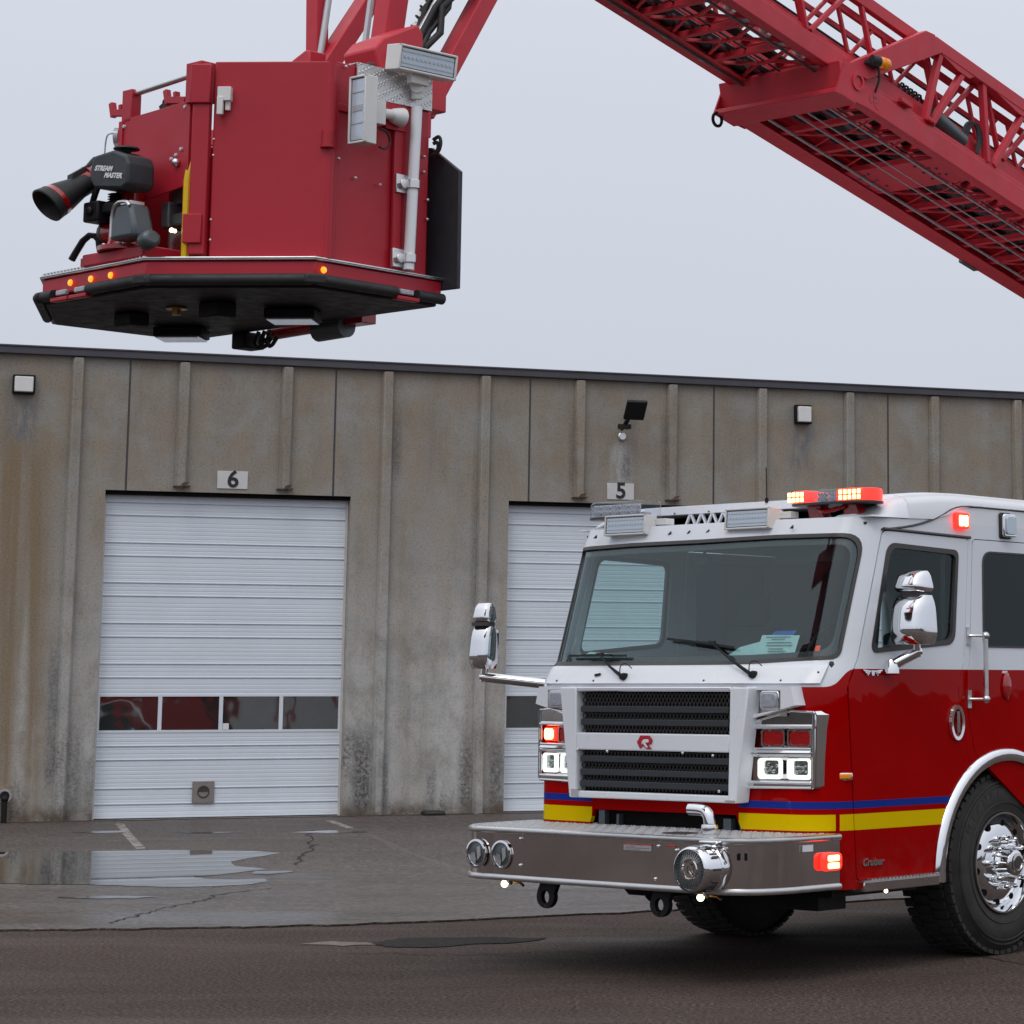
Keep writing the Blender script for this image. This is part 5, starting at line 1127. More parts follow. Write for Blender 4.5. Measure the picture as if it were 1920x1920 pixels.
ws_sheet('paper_sheet', [(0.36, 1.835), (0.60, 1.835), (0.62, 1.935), (0.46, 1.900)], 'paper', -0.045)
ws_sheet('paper_sheet', [(-0.96, 1.835), (-0.60, 1.845), (-0.62, 1.87), (-0.82, 1.885)], 'paper', -0.05)
ws_sheet('blue_folder', [(0.66, 1.960), (0.83, 1.960), (0.86, 1.998), (0.70, 1.995)], 'blue_card', -0.05)
ws_sheet('orange_sticker', [(1.045, 1.862), (1.078, 1.863), (1.082, 1.895), (1.050, 1.895)], 'orange_sticker', -0.014)
# body behind the cab (mostly outside the picture): compartments, deck and turntable
bd_ = obj('rear_body', MB().box(-1.22, 1.22, 2.05, 5.45, 0.50, 2.35).box(-1.22, 1.22, 7.15, 9.6, 0.50, 2.35).box(-1.22, 1.22, 5.45, 7.15, 1.30, 2.35), 'red_plain', eng, bevel=0.02)
for s in (1, -1):
    for y0, y1 in ((2.15, 3.2), (3.3, 4.35), (4.45, 5.4), (7.3, 8.3), (8.4, 9.4)):
        mb = MB()
        for k in range(22): z = 0.62 + k * 0.072; mb.box(*sorted((s * 1.221, s * 1.232)), y0, y1, z, z + 0.064)
        obj('roller_shutter', mb, 'aluminium', bd_, smooth=0)
obj('turntable', MB().cyl((0, 7.6, 2.35), (0, 7.6, 2.75), 0.95, 40).box(-0.62, -0.5, 6.6, 8.2, 2.7, 3.7).box(0.5, 0.62, 6.6, 8.2, 2.7, 3.7), 'red_plain', eng)

# ================================================================== AERIAL LADDER
Q = R(13.4)
LF = TF @ Matrix.Rotation(-Q, 4, 'X')                                  # ladder frame: y runs down the ladder towards its foot
lad = thing('aerial_ladder', 'red lattice aerial ladder rising over the cab across the top right', 'ladder', LF, (0, 5.6, 5.15))
YE = 5.6
def rail_box(name, x, y0, y1, z0, z1, wd, parent=None, mat='red_aerial'):
    return obj(name, MB().box(x - wd / 2, x + wd / 2, y0, y1, z0, z1), mat, parent or lad, bevel=0.006)
# base section
for s in (1, -1):
    o = MB().box(*sorted((s * 0.47, s * 0.522)), -2.0, YE, 5.152, 5.30).box(*sorted((s * 0.45, s * 0.50)), -1.95, YE, 5.30, 5.345).box(*sorted((s * (0.445 if s > 0 else 0.355), s * 0.50)), -1.96, YE, 5.150, 5.160)
    bc = obj('bottom_chord', o, 'red_aerial', lad, bevel=0.005)
    obj('top_chord', MB().box(*sorted((s * 0.455, s * 0.522)), -1.13, YE, 5.862, 5.955), 'red_aerial', lad, bevel=0.006)
    obj('end_brace', MB().prism([(s * 0.452, -2.02, 5.335), (s * 0.452, -1.78, 5.335), (s * 0.452, -1.05, 5.862), (s * 0.452, -1.15, 5.957), (s * 0.452, -1.25, 5.942)], (s * 0.073, 0, 0)), 'red_aerial', lad, bevel=0.005)
    yb = -1.06; k = 0
    while yb < YE - 0.5:
        xx = s * 0.488
        obj('truss_diagonal', MB().beam((xx, yb - 0.03, 5.34), (xx, yb + 0.06 - 0.03, 5.87) if k == 0 else (xx, yb - 0.20, 5.87), 0.042, 0.05, (1, 0, 0)), 'red_aerial', lad, bevel=0.004)
        obj('truss_diagonal', MB().beam((xx, yb + 0.04, 5.34), (xx, yb + 0.32, 5.87), 0.042, 0.05, (1, 0, 0)), 'red_aerial', lad, bevel=0.004)
        obj('gusset_plate', MB().prism([(xx - 0.03, yb - 0.10 if k else yb - 0.02, 5.868), (xx - 0.03, yb + 0.42, 5.868), (xx - 0.03, yb + 0.36, 5.825), (xx - 0.03, yb + 0.22, 5.825)], (0.06, 0, 0)), 'red_aerial', lad)
        yb += 0.745; k += 1
# front end frame of the base section: deep cross beam, lower flange, hook rings
eb = MB().prism([(-0.525, -1.99, 5.155), (-0.525, -2.085, 5.345), (-0.525, -1.98, 5.350), (-0.525, -1.90, 5.155)], (1.05, 0, 0))
eb.box(-0.53, 0.53, -2.075, -1.86, 5.120, 5.156)
ebo = obj('end_beam', eb, 'red_aerial', lad, bevel=0.006)
for x in (-0.531, 0.519): obj('end_cheek', MB().prism([(x, -2.08, 5.12), (x, -2.03, 5.37), (x, -1.90, 5.37), (x, -1.75, 5.15)], (0.012, 0, 0)), 'red_aerial', ebo)
def ringt(c, ax, r, t, n_=20, ry=None):
    c, ax = V(c), V(ax).normalized(); a = ax.orthogonal().normalized(); b = ax.cross(a)
    return MB().tube([c + a * (r * cos(2 * pi * i / n_)) + b * ((ry or r) * sin(2 * pi * i / n_)) for i in range(n_ + 1)], t, 8)
obj('lifting_ring', ringt((-0.50, -2.06, 5.085), (1, 0, 0), 0.045, 0.011), 'black_paint', ebo)
obj('lifting_ring', MB().lathe((0.522, -1.88, 5.275), (1, 0, 0), [(0, 0.060), (0.02, 0.060), (0.02, 0.042), (0, 0.042)], 22, False), 'red_aerial', ebo)
obj('bore', MB().lathe((0.5225, -1.88, 5.275), (1, 0, 0), [(0, 0.045), (0.001, 0.045), (0.001, 0)], 20), 'dark_gap', ebo)
# faded maker's mark on the chord
e_ = 0.045; ey, ez_ = -1.675, 5.235
hx_ = [(-1.3, 0.2), (-0.7, 1.0), (0.6, 1.0), (1.2, 0.4), (1.0, -0.2), (0.3, -0.3), (1.2, -1.1), (0.6, -1.1), (-0.2, -0.3), (-0.5, 0.4), (0.5, 0.5), (0.6, 0.25), (-0.1, 0.2), (-0.5, -0.9), (-1.0, -0.6)]
obj('mark', MB().prism([(0.5225, ey + a * e_, ez_ + b * e_) for a, b in hx_], (0.0015, 0, 0)), 'logo_red', lad, smooth=0)
# rungs and cross bracing, seen from below
def lacing(hw, zz, y0, y1, pitch, t, zig=True, bw_=0.05):
    y = y0; i = 0
    while y < y1:
        r_ = obj('rung', MB().box(-hw, hw, y - 0.013, y + 0.013, zz, zz + 0.040).box(-hw, hw, y - 0.019, y + 0.019, zz - 0.006, zz), 'red_aerial', lad, bevel=0.004)
        if zig and y + pitch < y1:
            mb = MB()
            mb.beam((-hw, y + 0.02, zz + 0.02), (-hw * 0.15, y + pitch * 0.5, zz + 0.02), t, t); mb.beam((-hw * 0.15, y + pitch * 0.5, zz + 0.02), (-hw, y + pitch, zz + 0.02), t, t)
            mb.beam((hw, y + 0.02, zz + 0.02), (hw * 0.15, y + pitch * 0.5, zz + 0.02), t, t); mb.beam((hw * 0.15, y + pitch * 0.5, zz + 0.02), (hw, y + pitch, zz + 0.02), t, t)
            mb.beam((-hw * 0.15, y + pitch * 0.5, zz + 0.02), (hw * 0.15, y + pitch * 0.5, zz + 0.02), t, t)
            obj('cross_brace', mb, 'red_aerial', lad, smooth=0)
        y += pitch; i += 1
lacing(0.46, 5.175, -1.55, YE, 0.36, 0.011)
lacing(0.40, 5.330, -4.57, -2.05, 0.36, 0.020)
lacing(0.34, 5.430, -4.50, 2.0, 0.36, 0.018, False)
mb = MB().box(-0.46, 0.46, -0.83, -0.49, 5.168, 5.176); bo_ = obj('bolt_plate', mb, 'red_aerial', lad, bevel=0.003)
mb = MB(); rn = random.Random(2)
for s in (1, -1):
    for i in range(9): mb.lathe((s * (0.20 + 0.05 * (i % 4)) + rn.uniform(-.01, .01), -0.78 + 0.055 * (i // 2) + 0.02 * (i % 2), 5.168), (0, 0, -1), [(0, 0.011), (0.008, 0.011), (0.008, 0)], 6)
obj('bolt', mb, 'grey_hydraulic', bo_)
# second section
for s in (1, -1):
    obj('bottom_chord', MB().box(*sorted((s * 0.395, s * 0.435)), -4.9, YE - 1, 5.325, 5.46).box(*sorted((s * (0.36 if s > 0 else 0.27), s * 0.41)), -4.9, YE - 1, 5.322, 5.334).box(*sorted((s * 0.385, s * 0.41)), -4.9, YE - 1, 5.46, 5.50), 'red_aerial', lad, bevel=0.005)
    obj('top_chord', MB().box(*sorted((s * 0.385, s * 0.435)), -4.9, YE - 1, 5.872, 5.962), 'red_aerial', lad, bevel=0.006)
    yb = -4.55; xx = s * 0.412
    while yb < 3.0:
        obj('truss_diagonal', MB().beam((xx, yb, 5.48), (xx, yb - 0.24, 5.88), 0.026, 0.036, (1, 0, 0)), 'red_aerial', lad, bevel=0.003)
        obj('truss_diagonal', MB().beam((xx, yb + 0.04, 5.48), (xx, yb + 0.34, 5.88), 0.030, 0.036, (1, 0, 0)), 'red_aerial', lad, bevel=0.003)
        yb += 0.74
    mb = MB()
    for i in range(26):
        y = -4.7 + i * 0.37; q0 = s * 0.34
        mb.prism([(q0 - 0.022, y, 5.319), (q0 + 0.022, y + 0.01, 5.319), (q0 + 0.018, y + 0.055, 5.319), (q0 - 0.02, y + 0.045, 5.319)], (0, 0, 0.0028))
    obj('lightening_hole', mb, 'lens_grey', lad, smooth=0)
# third section
for s in (1, -1):
    obj('bottom_chord', MB().box(*sorted((s * 0.325, s * 0.36)), -5.0, YE - 2, 5.42, 5.53), 'red_aerial', lad, bevel=0.004)
    obj('top_chord', MB().box(*sorted((s * 0.33, s * 0.36)), -5.0, YE - 2, 5.80, 5.85), 'red_aerial', lad, bevel=0.004)
    obj('fly_rail', MB().box(*sorted((s * 0.26, s * 0.29)), -5.0, 1.5, 5.50, 5.60).box(*sorted((s * 0.27, s * 0.29)), -5.0, 1.5, 5.70, 5.74), 'red_aerial', lad, bevel=0.004)
    yb = -4.8; xx = s * 0.345
    while yb < 2.0:
        obj('truss_diagonal', MB().beam((xx, yb, 5.53), (xx, yb - 0.18, 5.81), 0.022, 0.024, (1, 0, 0)).beam((xx, yb, 5.53), (xx, yb + 0.2, 5.81), 0.022, 0.024, (1, 0, 0)), 'red_aerial', lad)
        yb += 0.5
    obj('slide_strip', MB().box(s * 0.31 - 0.008, s * 0.31 + 0.008, -4.9, YE - 1.5, 5.300, 5.312), 'grey_hydraulic', lad)
    obj('slide_strip', MB().box(s * 0.265 - 0.008, s * 0.265 + 0.008, -1.85, YE, 5.150, 5.162), 'lens_grey', lad)
    obj('slide_strip', MB().box(s * 0.05 - 0.006, s * 0.05 + 0.006, -1.85, YE, 5.166, 5.174), 'lens_grey', lad)
# waterway pipe with collars, rams, cable tray, hoses
mb = MB().cyl((0.16, -4.9, 5.50), (0.16, YE, 5.50), 0.046, 16)
wp = obj('waterway_pipe', mb, 'aluminium', lad, smooth=50)
mb = MB(); y = -4.6
while y < YE: mb.lathe((0.16, y, 5.50), (0, 1, 0), [(0, 0.05), (0.005, 0.066), (0.04, 0.066), (0.045, 0.05)], 16); y += 0.36
obj('pipe_collar', mb, 'silver_paint', wp)
mb = MB().cyl((-0.16, -4.9, 5.40), (-0.16, YE, 5.40), 0.024, 12)
obj('extension_ram', mb, 'grey_hydraulic', lad)
mb = MB(); rn = random.Random(9)
for i in range(26): y = -4.7 + i * 0.36 + rn.uniform(-0.03, 0.03); mb.obox((-0.26 + rn.uniform(-0.02, 0.02), y, 5.40), (1, 0.2, 0), (-0.2, 1, 0), (0, 0, 1), 0.05, 0.07, 0.03)
obj('hose_guide', mb, 'black_rubber', lad, bevel=0.01)
for xa, xb, zz in ((-0.335, -0.255, 5.41), (-0.12, -0.03, 5.47)): obj('cable_tray', MB().box(xa, xb, -4.9, YE - 1, zz, zz + 0.02), 'black_paint', lad, smooth=0)
obj('control_cable', MB().tube([(0.0, -4.8, 5.36), (0.0, -2, 5.36), (0.0, YE, 5.36)], 0.008, 6).tube([(0.24, -4.8, 5.64), (0.24, YE, 5.64)], 0.010, 6).tube([(0.31, -4.8, 5.68), (0.31, YE, 5.68)], 0.007, 6), 'black_rubber', lad)
# amber beacon on a black bracket near the end brace, grey hydraulic cylinder with hoses
bc_ = V((0.565, -1.735, 5.475))
be = obj('beacon', MB().lathe(bc_, (0.25, 0.95, 0.12), [(-0.02, 0.032), (0.0, 0.042), (0.022, 0.043), (0.026, 0.036), (0.032, 0.036), (0.036, 0.044), (0.066, 0.043), (0.080, 0.032), (0.083, 0)], 20), 'amber_lens', lad, smooth=40)
obj('beacon_base', MB().lathe(bc_ + V((-0.01, -0.07, -0.01)), (0.25, 0.95, 0.12), [(0, 0.036), (0.06, 0.040), (0.072, 0.030), (0.072, 0)], 16).box(0.52, 0.56, -1.84, -1.74, 5.43, 5.45), 'black_rubber', be)
obj('beacon_lead', MB().tube([bc_ + V((0, 0, -0.04)), bc_ + V((0, 0.03, -0.10)), bc_ + V((-0.02, 0.04, -0.15)), bc_ + V((-0.05, 0.06, -0.19))], 0.008, 6, 2), 'black_rubber', be)
cyl_ = obj('hydraulic_cylinder', MB().cyl((0.44, -0.93, 5.44), (0.44, -0.60, 5.40), 0.060, 20).cyl((0.44, -0.95, 5.44), (0.44, -0.93, 5.44), 0.068, 20), 'grey_hydraulic', lad, smooth=50)
mb = MB()
for i in range(3): mb.tube([(0.46, -0.62 + 0.02 * i, 5.45), (0.47, -0.60 + 0.03 * i, 5.55 + 0.01 * i), (0.47, -0.50 + 0.02 * i, 5.57), (0.475, -0.45 + 0.02 * i, 5.48), (0.48, -0.46, 5.36)], 0.012, 6, 2)
obj('cylinder_hose', mb, 'black_rubber', cyl_)
mb = MB()
for i in range(5): mb.tube([(0.36, -1.30 + 0.05 * i, 5.42), (0.37, -1.28 + 0.05 * i, 5.52), (0.36, -1.22 + 0.05 * i, 5.60), (0.34, -1.16 + 0.05 * i, 5.55)], 0.008, 6, 1)
obj('hose_bundle', mb, 'black_rubber', lad)
obj('chord_clamp', MB().box(0.505, 0.545, -1.42, -1.30, 5.335, 5.365).box(0.50, 0.54, -1.10, -1.02, 5.335, 5.36), 'red_aerial', lad, bevel=0.004)
obj('wear_pad', MB().box(-0.55, -0.50, 0.82, 1.02, 5.145, 5.30), 'grey_hydraulic', lad, bevel=0.004)
obj('foot_bracket', MB().box(-0.60, 0.60, YE - 0.5, YE - 0.1, 5.05, 5.16), 'red_aerial', lad, bevel=0.01)
obj('head_pivot', MB().box(-0.40, 0.40, -5.05, -4.85, 5.30, 5.96), 'red_aerial', lad, bevel=0.01)

# ================================================================== PLATFORM BASKET
bas = thing('rescue_basket', 'red aerial platform basket with water monitor and flood lamps hanging above the warehouse', 'rescue platform', TF, (0, -5.3, 3.58))
ZD = 3.70
deck = [(-0.555, -6.03), (0.43, -6.065), (1.075, -5.55), (1.055, -4.69), (-1.07, -4.66), (-1.10, -5.57)]
deck = [(-0.475, -6.03), (0.425, -6.06), (1.078, -5.545), (1.06, -4.69), (-1.03, -4.69), (-1.05, -5.58)]
def dscale(k): return [(x * (1 + k / 1.1) if abs(x) > 0.8 else x * (1 + k / 1.4), y + (k if y > -5.2 else -k * (1.0 if y < -5.8 else 0.62))) for x, y in deck]
obj('deck', MB().prism([(x, y, 3.60) for x, y in dscale(-0.01)], (0, 0, 0.09)), 'red_basket', bas, bevel=0.006)
obj('floor_trim', MB().prism([(x, y, 3.692) for x, y in dscale(0.004)], (0, 0, 0.018)), 'aluminium', bas, bevel=0.004)
obj('trim_groove', MB().prism([(x, y, 3.6985) for x, y in dscale(0.0065)], (0, 0, 0.004)), 'trim_dark', bas, smooth=0)
obj('underside_plate', MB().prism([(x, y, 3.560) for x, y in dscale(-0.025)], (0, 0, 0.045)), 'black_paint', bas, bevel=0.01)
# rubber bumper tube in separate lengths with gaps where small white lamps sit
dk = [V((x, y, 3.596)) for x, y in dscale(0.010)]
def seg(a, b, t0, t1): return [a + (b - a) * t0, a + (b - a) * t1]
for pts in ([dk[5] + (dk[4] - dk[5]) * 0.92, dk[5] + (dk[4] - dk[5]) * 0.04], [dk[5] + (dk[0] - dk[5]) * 0.03, dk[0] + (dk[5] - dk[0]) * 0.02], seg(dk[0], dk[1], 0.02, 0.06), seg(dk[0], dk[1], 0.50, 0.97), seg(dk[1], dk[2], 0.02, 0.98), seg(dk[2], dk[3], 0.02, 0.60), seg(dk[2], dk[3], 0.76, 0.965)):
    obj('rubber_bumper', MB().tube(pts, 0.028, 12), 'black_rubber', bas)
obj('rubber_bumper', MB().tube(seg(dk[0], dk[1], 0.0, 0.16), 0.028, 12), 'black_rubber', bas)
for i in (1, 2): obj('bumper_corner', MB().obox(dk[i] + V((0, 0, 0)), (dk[i + 1] - dk[i - 1]).normalized(), V((0, 0, 1)).cross((dk[i + 1] - dk[i - 1]).normalized()), (0, 0, 1), 0.055, 0.016, 0.026), 'black_rubber', bas, bevel=0.012)
for a, b, t in ((0, 1, 0.24), (0, 1, 0.42), (2, 3, 0.68)):
    p = dk[a] + (dk[b] - dk[a]) * t; d = (dk[b] - dk[a]).normalized()
    sl = obj('step_light', MB().obox(p + V((0, 0, 0.006)), d, V((0, 0, 1)).cross(d), (0, 0, 1), 0.045, 0.012, 0.014), 'lens_grey', bas, bevel=0.006)
    obj('shroud', MB().obox(p + V((0, 0, -0.028)), d, V((0, 0, 1)).cross(d), (0, 0, 1), 0.075, 0.022, 0.010), 'red_basket', sl, bevel=0.004)
dd = [V((x, y, 3.648)) for x, y in dscale(0.0)]
for a, b, t in ((0, 1, 0.30), (0, 1, 0.50), (0, 1, 0.69), (2, 3, 0.06)):
    p = dd[a] + (dd[b] - dd[a]) * t; d = (dd[b] - dd[a]).normalized(); n_ = d.cross(V((0, 0, 1)))
    if n_.dot(p - V((0, -5.3, 3.6))) < 0: n_ = -n_
    obj('marker_light', MB().lathe(p, n_, [(0, 0.017), (0.008, 0.015), (0.012, 0.0)], 12), 'marker_amber_lit', bas)
# tread strips on the front step
mb = MB()
for i in range(30):
    t = i / 30; p = dd[0] + (dd[1] - dd[0]) * t + V((0, 0.03, 0.063)); mb.box(p.x - 0.004, p.x + 0.012, p.y - 0.02, p.y + 0.02, p.z, p.z + (0.012 if t < 0.45 else 0.006))
obj('tread_strip', mb, 'aluminium', bas, smooth=0)
obj('front_kick', MB().box(-0.20, 0.30, -5.99, -5.97, 3.71, 3.775), 'red_basket', bas)
# walls
Zt = 4.69
nrmC = V((0.621, -0.784, 0)); dirC = V((0.784, 0.621, 0))             # chamfer wall that faces the camera
cA, cB = V((0.627, -5.836, 0)), V((1.072, -5.484, 0))
def wall(a, b, z0, z1, t, name, mat='red_basket', bevel=0.006):
    a, b = V(a), V(b); d = (b - a).normalized(); n_ = V((-d.y, d.x, 0)) * t
    return obj(name, MB().prism([(a.x, a.y, z0), (b.x, b.y, z0), (b.x + n_.x, b.y + n_.y, z0), (a.x + n_.x, a.y + n_.y, z0)], (0, 0, z1 - z0)), mat, bas, bevel=bevel)
dr = wall(cA, cB, 3.715, Zt, 0.03, 'basket_door')
lt_ = V((0.673, -5.800, 4.49))
obj('door_latch', MB().obox(lt_ + nrmC * 0.02 + V((0, 0, 0.03)), dirC, nrmC, (0, 0, 1), 0.033, 0.022, 0.035).obox(lt_ + nrmC * 0.035 - dirC * 0.018 + V((0, 0, -0.03)), dirC, nrmC, (0, 0, 1), 0.015, 0.012, 0.045).obox(lt_ + nrmC * 0.012 + dirC * 0.014 + V((0, 0, -0.02)), dirC, nrmC, (0, 0, 1), 0.012, 0.012, 0.03), 'white_housing', dr, bevel=0.003)
wall((1.032, -5.445, 0), (1.020, -4.79, 0), 3.71, Zt + 0.02, 0.03, 'side_wall')
obj('corner_post', MB().cyl((1.055, -5.462, 3.71), (1.055, -5.462, Zt + 0.005), 0.028, 14), 'red_basket', bas)
obj('door_hinge', MB().cyl((1.070, -5.485, 4.265), (1.070, -5.485, 4.34), 0.030, 12).cyl((1.070, -5.485, 4.255), (1.070, -5.485, 4.265), 0.036, 12), 'red_basket', dr)
# framing proud of the side wall (raised panel edges)
sw = MB().box(1.034, 1.046, -5.43, -5.40, 3.72, Zt).box(1.034, 1.044, -5.40, -5.02, 4.46, 4.50).box(1.030, 1.050, -5.035, -4.98, 3.71, 4.50)
obj('panel_frame', sw, 'red_basket', bas, bevel=0.004)
wall((1.040, -5.02, 0), (1.030, -4.79, 0), 3.71, 4.56, 0.012, 'rear_side_panel')
mb = MB()
for y, z in ((-5.39, 4.22), (-5.28, 4.14), (-5.12, 4.13), (-4.83, 4.32), (-4.83, 4.24), (-4.80, 4.10), (-4.80, 4.00), (-5.36, Zt + 0.0)): mb.ball((1.044, y, z), 0.008, 6)
for z in (4.30, 4.22, 3.90, 3.80): mb.ball(cA + nrmC * 0.0 + dirC * 0.006 + V((0, 0, z)), 0.007, 6)
obj('rivet', mb, 'silver_paint', bas)
# tread plate corner guard with notch, top lip
tg = MB().prism([(1.036, -5.285, 4.72), (1.036, -5.285, 4.60), (1.036, -5.18, 4.56), (1.036, -4.79, 4.565), (1.036, -4.79, 4.725)], (0.006, 0, 0)).box(0.90, 1.042, -5.285, -4.79, 4.722, 4.728).box(0.55, 1.042, -4.79, -4.784, 4.565, 4.727)
obj('tread_guard', tg, 'tread_plate', bas, smooth=0)
# drop tube (white pipe) with brackets
dp = obj('drop_tube', MB().cyl((1.085, -4.925, 4.555), (1.085, -4.955, 3.715), 0.028, 16), 'white_metal', bas, smooth=50)
for z, y in ((4.150, -4.940), (3.770, -4.953)):
    obj('pipe_clamp', MB().lathe((1.085, y, z - 0.02), (0, 0, 1), [(0, 0.030), (0, 0.037), (0.045, 0.037), (0.045, 0.030)], 14, False).box(1.045, 1.065, y - 0.09, y - 0.015, z - 0.045, z + 0.05).lathe((1.06, y - 0.052, z), (1, 0, 0), [(0, 0.028), (0.025, 0.026), (0.028, 0)], 10), 'aluminium', dp, bevel=0.003)
# flood lamps on swivel arms
f1, ax, an, az = flood((1.17, -5.38, 4.45), (1, 0.06, 0), (0.06, -1, 0.0), 0.118, 0.34, 0.07, bas)
sw_ = obj('lamp_swivel', MB().obox((1.105, -5.215, 4.475), (0, 1, 0), (1, 0, 0), (0, 0, 1), 0.05, 0.022, 0.060).tube([(1.10, -5.18, 4.475), (1.09, -5.12, 4.485), (1.085, -5.07, 4.485)], 0.026, 12, 1).lathe((1.08, -5.09, 4.485), (0, 1, 0), [(0, 0.03), (0.01, 0.036), (0.05, 0.046), (0.075, 0.050), (0.078, 0)], 18), 'white_housing', f1, bevel=0.003)
obj('swivel_plate', MB().box(1.046, 1.058, -5.10, -4.97, 4.42, 4.555), 'red_basket', f1, bevel=0.003)
obj('lamp_lead', MB().tube([(1.09, -5.17, 4.40), (1.09, -5.12, 4.395), (1.085, -5.09, 4.34), (1.09, -5.13, 4.30), (1.10, -5.18, 4.305)], 0.006, 6, 2), 'black_rubber', f1)
f2, ax, an, az = flood((1.16, -4.93, 4.775), (0.06, 1, 0.0), (1, -0.06, -0.12), 0.37, 0.130, 0.10, bas)
obj('lamp_swivel', MB().obox((1.105, -4.94, 4.70), (0, 1, 0), (1, 0, 0), (0, 0, 1), 0.06, 0.02, 0.035).lathe((1.07, -4.915, 4.660), (0.78, -0.6, 0), [(-0.03, 0.03), (0.03, 0.036), (0.035, 0)], 14).cyl((1.07, -4.915, 4.665), (1.065, -4.91, 4.60), 0.028, 16), 'white_housing', f2, bevel=0.003)
# front: sloped shield panel between two posts, hand rail with hooks
before_ = set(o.name for o in C.objects)
fy = -5.985
fp = [(0.075, 4.476), (0.607, 4.482), (0.600, 4.062), (0.40, 4.040), (0.180, 4.02), (0.085, 4.15)]
fp = [(0.090, 4.468), (0.612, 4.490), (0.600, 4.062), (0.30, 4.028), (0.085, 4.02)]
obj('front_shield', MB().prism([(x, fy, z) for x, z in fp], (0, 0.012, 0)), 'red_basket', bas, bevel=0.003)
for b6 in ((0.062, 0.092, fy - 0.01, fy + 0.04, 3.95, 4.46), (0.606, 0.640, fy - 0.008, fy + 0.05, 3.72, 4.47)): obj('shield_post', MB().box(*b6), 'red_basket', bas, bevel=0.004)
mb = MB()
for x, z in ((0.155, 4.30), (0.155, 4.22), (0.50, 4.21), (0.535, 4.225), (0.595, 4.46), (0.575, 4.25), (0.10, 4.43)): mb.lathe((x, fy, z), (0, -1, 0), [(0, 0.012), (0.008, 0.009), (0.01, 0)], 8)
obj('shield_bolt', mb, 'silver_paint', bas); obj('shield_knob', MB().ball((0.552, fy - 0.012, 4.185), 0.022, 10), 'aluminium', bas)
for x, s_ in ((0.105, 1), (0.555, 1)):
    pb = obj('rail_post', MB().box(x - 0.035, x + 0.045, fy + 0.0, fy + 0.06, 4.45, 4.62) if x < 0.3 else MB().box(0.615, 0.735, fy - 0.02, fy + 0.08, 4.47, 4.672), 'red_basket', bas, bevel=0.004)
    hk = MB().beam((x - 0.12, fy + 0.02, 4.52), (x + 0.02, fy + 0.02, 4.50), 0.03, 0.035).beam((x - 0.125, fy + 0.02, 4.50), (x - 0.145, fy + 0.02, 4.575), 0.03, 0.028).beam((x - 0.06, fy + 0.02, 4.52), (x - 0.065, fy + 0.02, 4.555), 0.03, 0.022)
    obj('rail_hook', hk, 'red_basket', pb, bevel=0.003)
obj('hand_rail', MB().cyl((0.12, fy + 0.03, 4.60), (0.64, fy + 0.03, 4.630), 0.016, 12), 'aluminium', bas, smooth=50)
obj('spot_mirror', MB().lathe((0.02, fy + 0.02, 4.39), (-0.8, -0.6, 0), [(-0.015, 0.0), (-0.012, 0.05), (0.012, 0.05), (0.015, 0.0)], 16).tube([(0.0, fy, 4.41), (-0.04, fy, 4.41), (-0.055, fy, 4.38), (-0.06, fy, 4.30)], 0.004, 6, 1), 'lens_grey', bas)
obj('radio_mount', MB().obox((0.33, fy + 0.10, 4.51), (0.9, 0, 0.4), (0, 1, 0), (-0.4, 0, 0.9), 0.04, 0.03, 0.03).ball((0.30, fy + 0.10, 4.545), 0.02), 'black_rubber', bas)
for o in C.objects:                                                     # the whole shield frame stands a little back from the deck edge
    if o.name not in before_ and o.type == 'MESH': o.data.transform(Matrix.Translation((-0.134, 0.105, 0.018)))
# post between shield and door
pst = obj('main_post', MB().obox(cA - dirC * 0.055 + nrmC * 0.0 + V((0, 0, 4.20)), dirC, nrmC, (0, 0, 1), 0.042, 0.030, 0.475), 'red_basket', bas, bevel=0.006)
obj('post_foot', MB().obox(cA - dirC * 0.075 + nrmC * 0.012 + V((0, 0, 3.85)), dirC, nrmC, (0, 0, 1), 0.045, 0.035, 0.072), 'red_basket', pst, bevel=0.004)
obj('post_cap', MB().obox(cA - dirC * 0.058 + nrmC * 0.016 + V((0, 0, 4.570)), dirC, nrmC, (0, 0, 1), 0.050, 0.030, 0.098), 'red_basket', pst, bevel=0.006)
# inside and far walls
for a, b in (((-0.03, -5.86, 0), (-0.03, -4.80, 0)), ((-0.03, -4.79, 0), (1.0, -4.79, 0))):
    wall(a, b, 3.71, 4.45, 0.03, 'far_wall')
obj('control_console', MB().box(0.13, 0.42, -5.72, -5.45, 3.71, 4.32), 'red_plain', bas, bevel=0.01)
obj('console_unit', MB().box(0.26, 0.40, -5.80, -5.72, 4.02, 4.13).box(0.24, 0.30, -5.84, -5.70, 3.90, 4.03).box(0.30, 0.42, -5.82, -5.70, 3.91, 3.97), 'grey_hydraulic', bas, bevel=0.01)
obj('grab_pole', MB().tube([(0.50, -5.88, 3.72), (0.50, -5.88, 4.10), (0.49, -5.86, 4.20)], 0.020, 10), 'yellow_vinyl', bas)
obj('console_lamp', MB().ball((0.36, -5.86, 3.875), 0.012, 8).ball((0.385, -5.86, 3.868), 0.010, 8), 'small_bulb', bas)
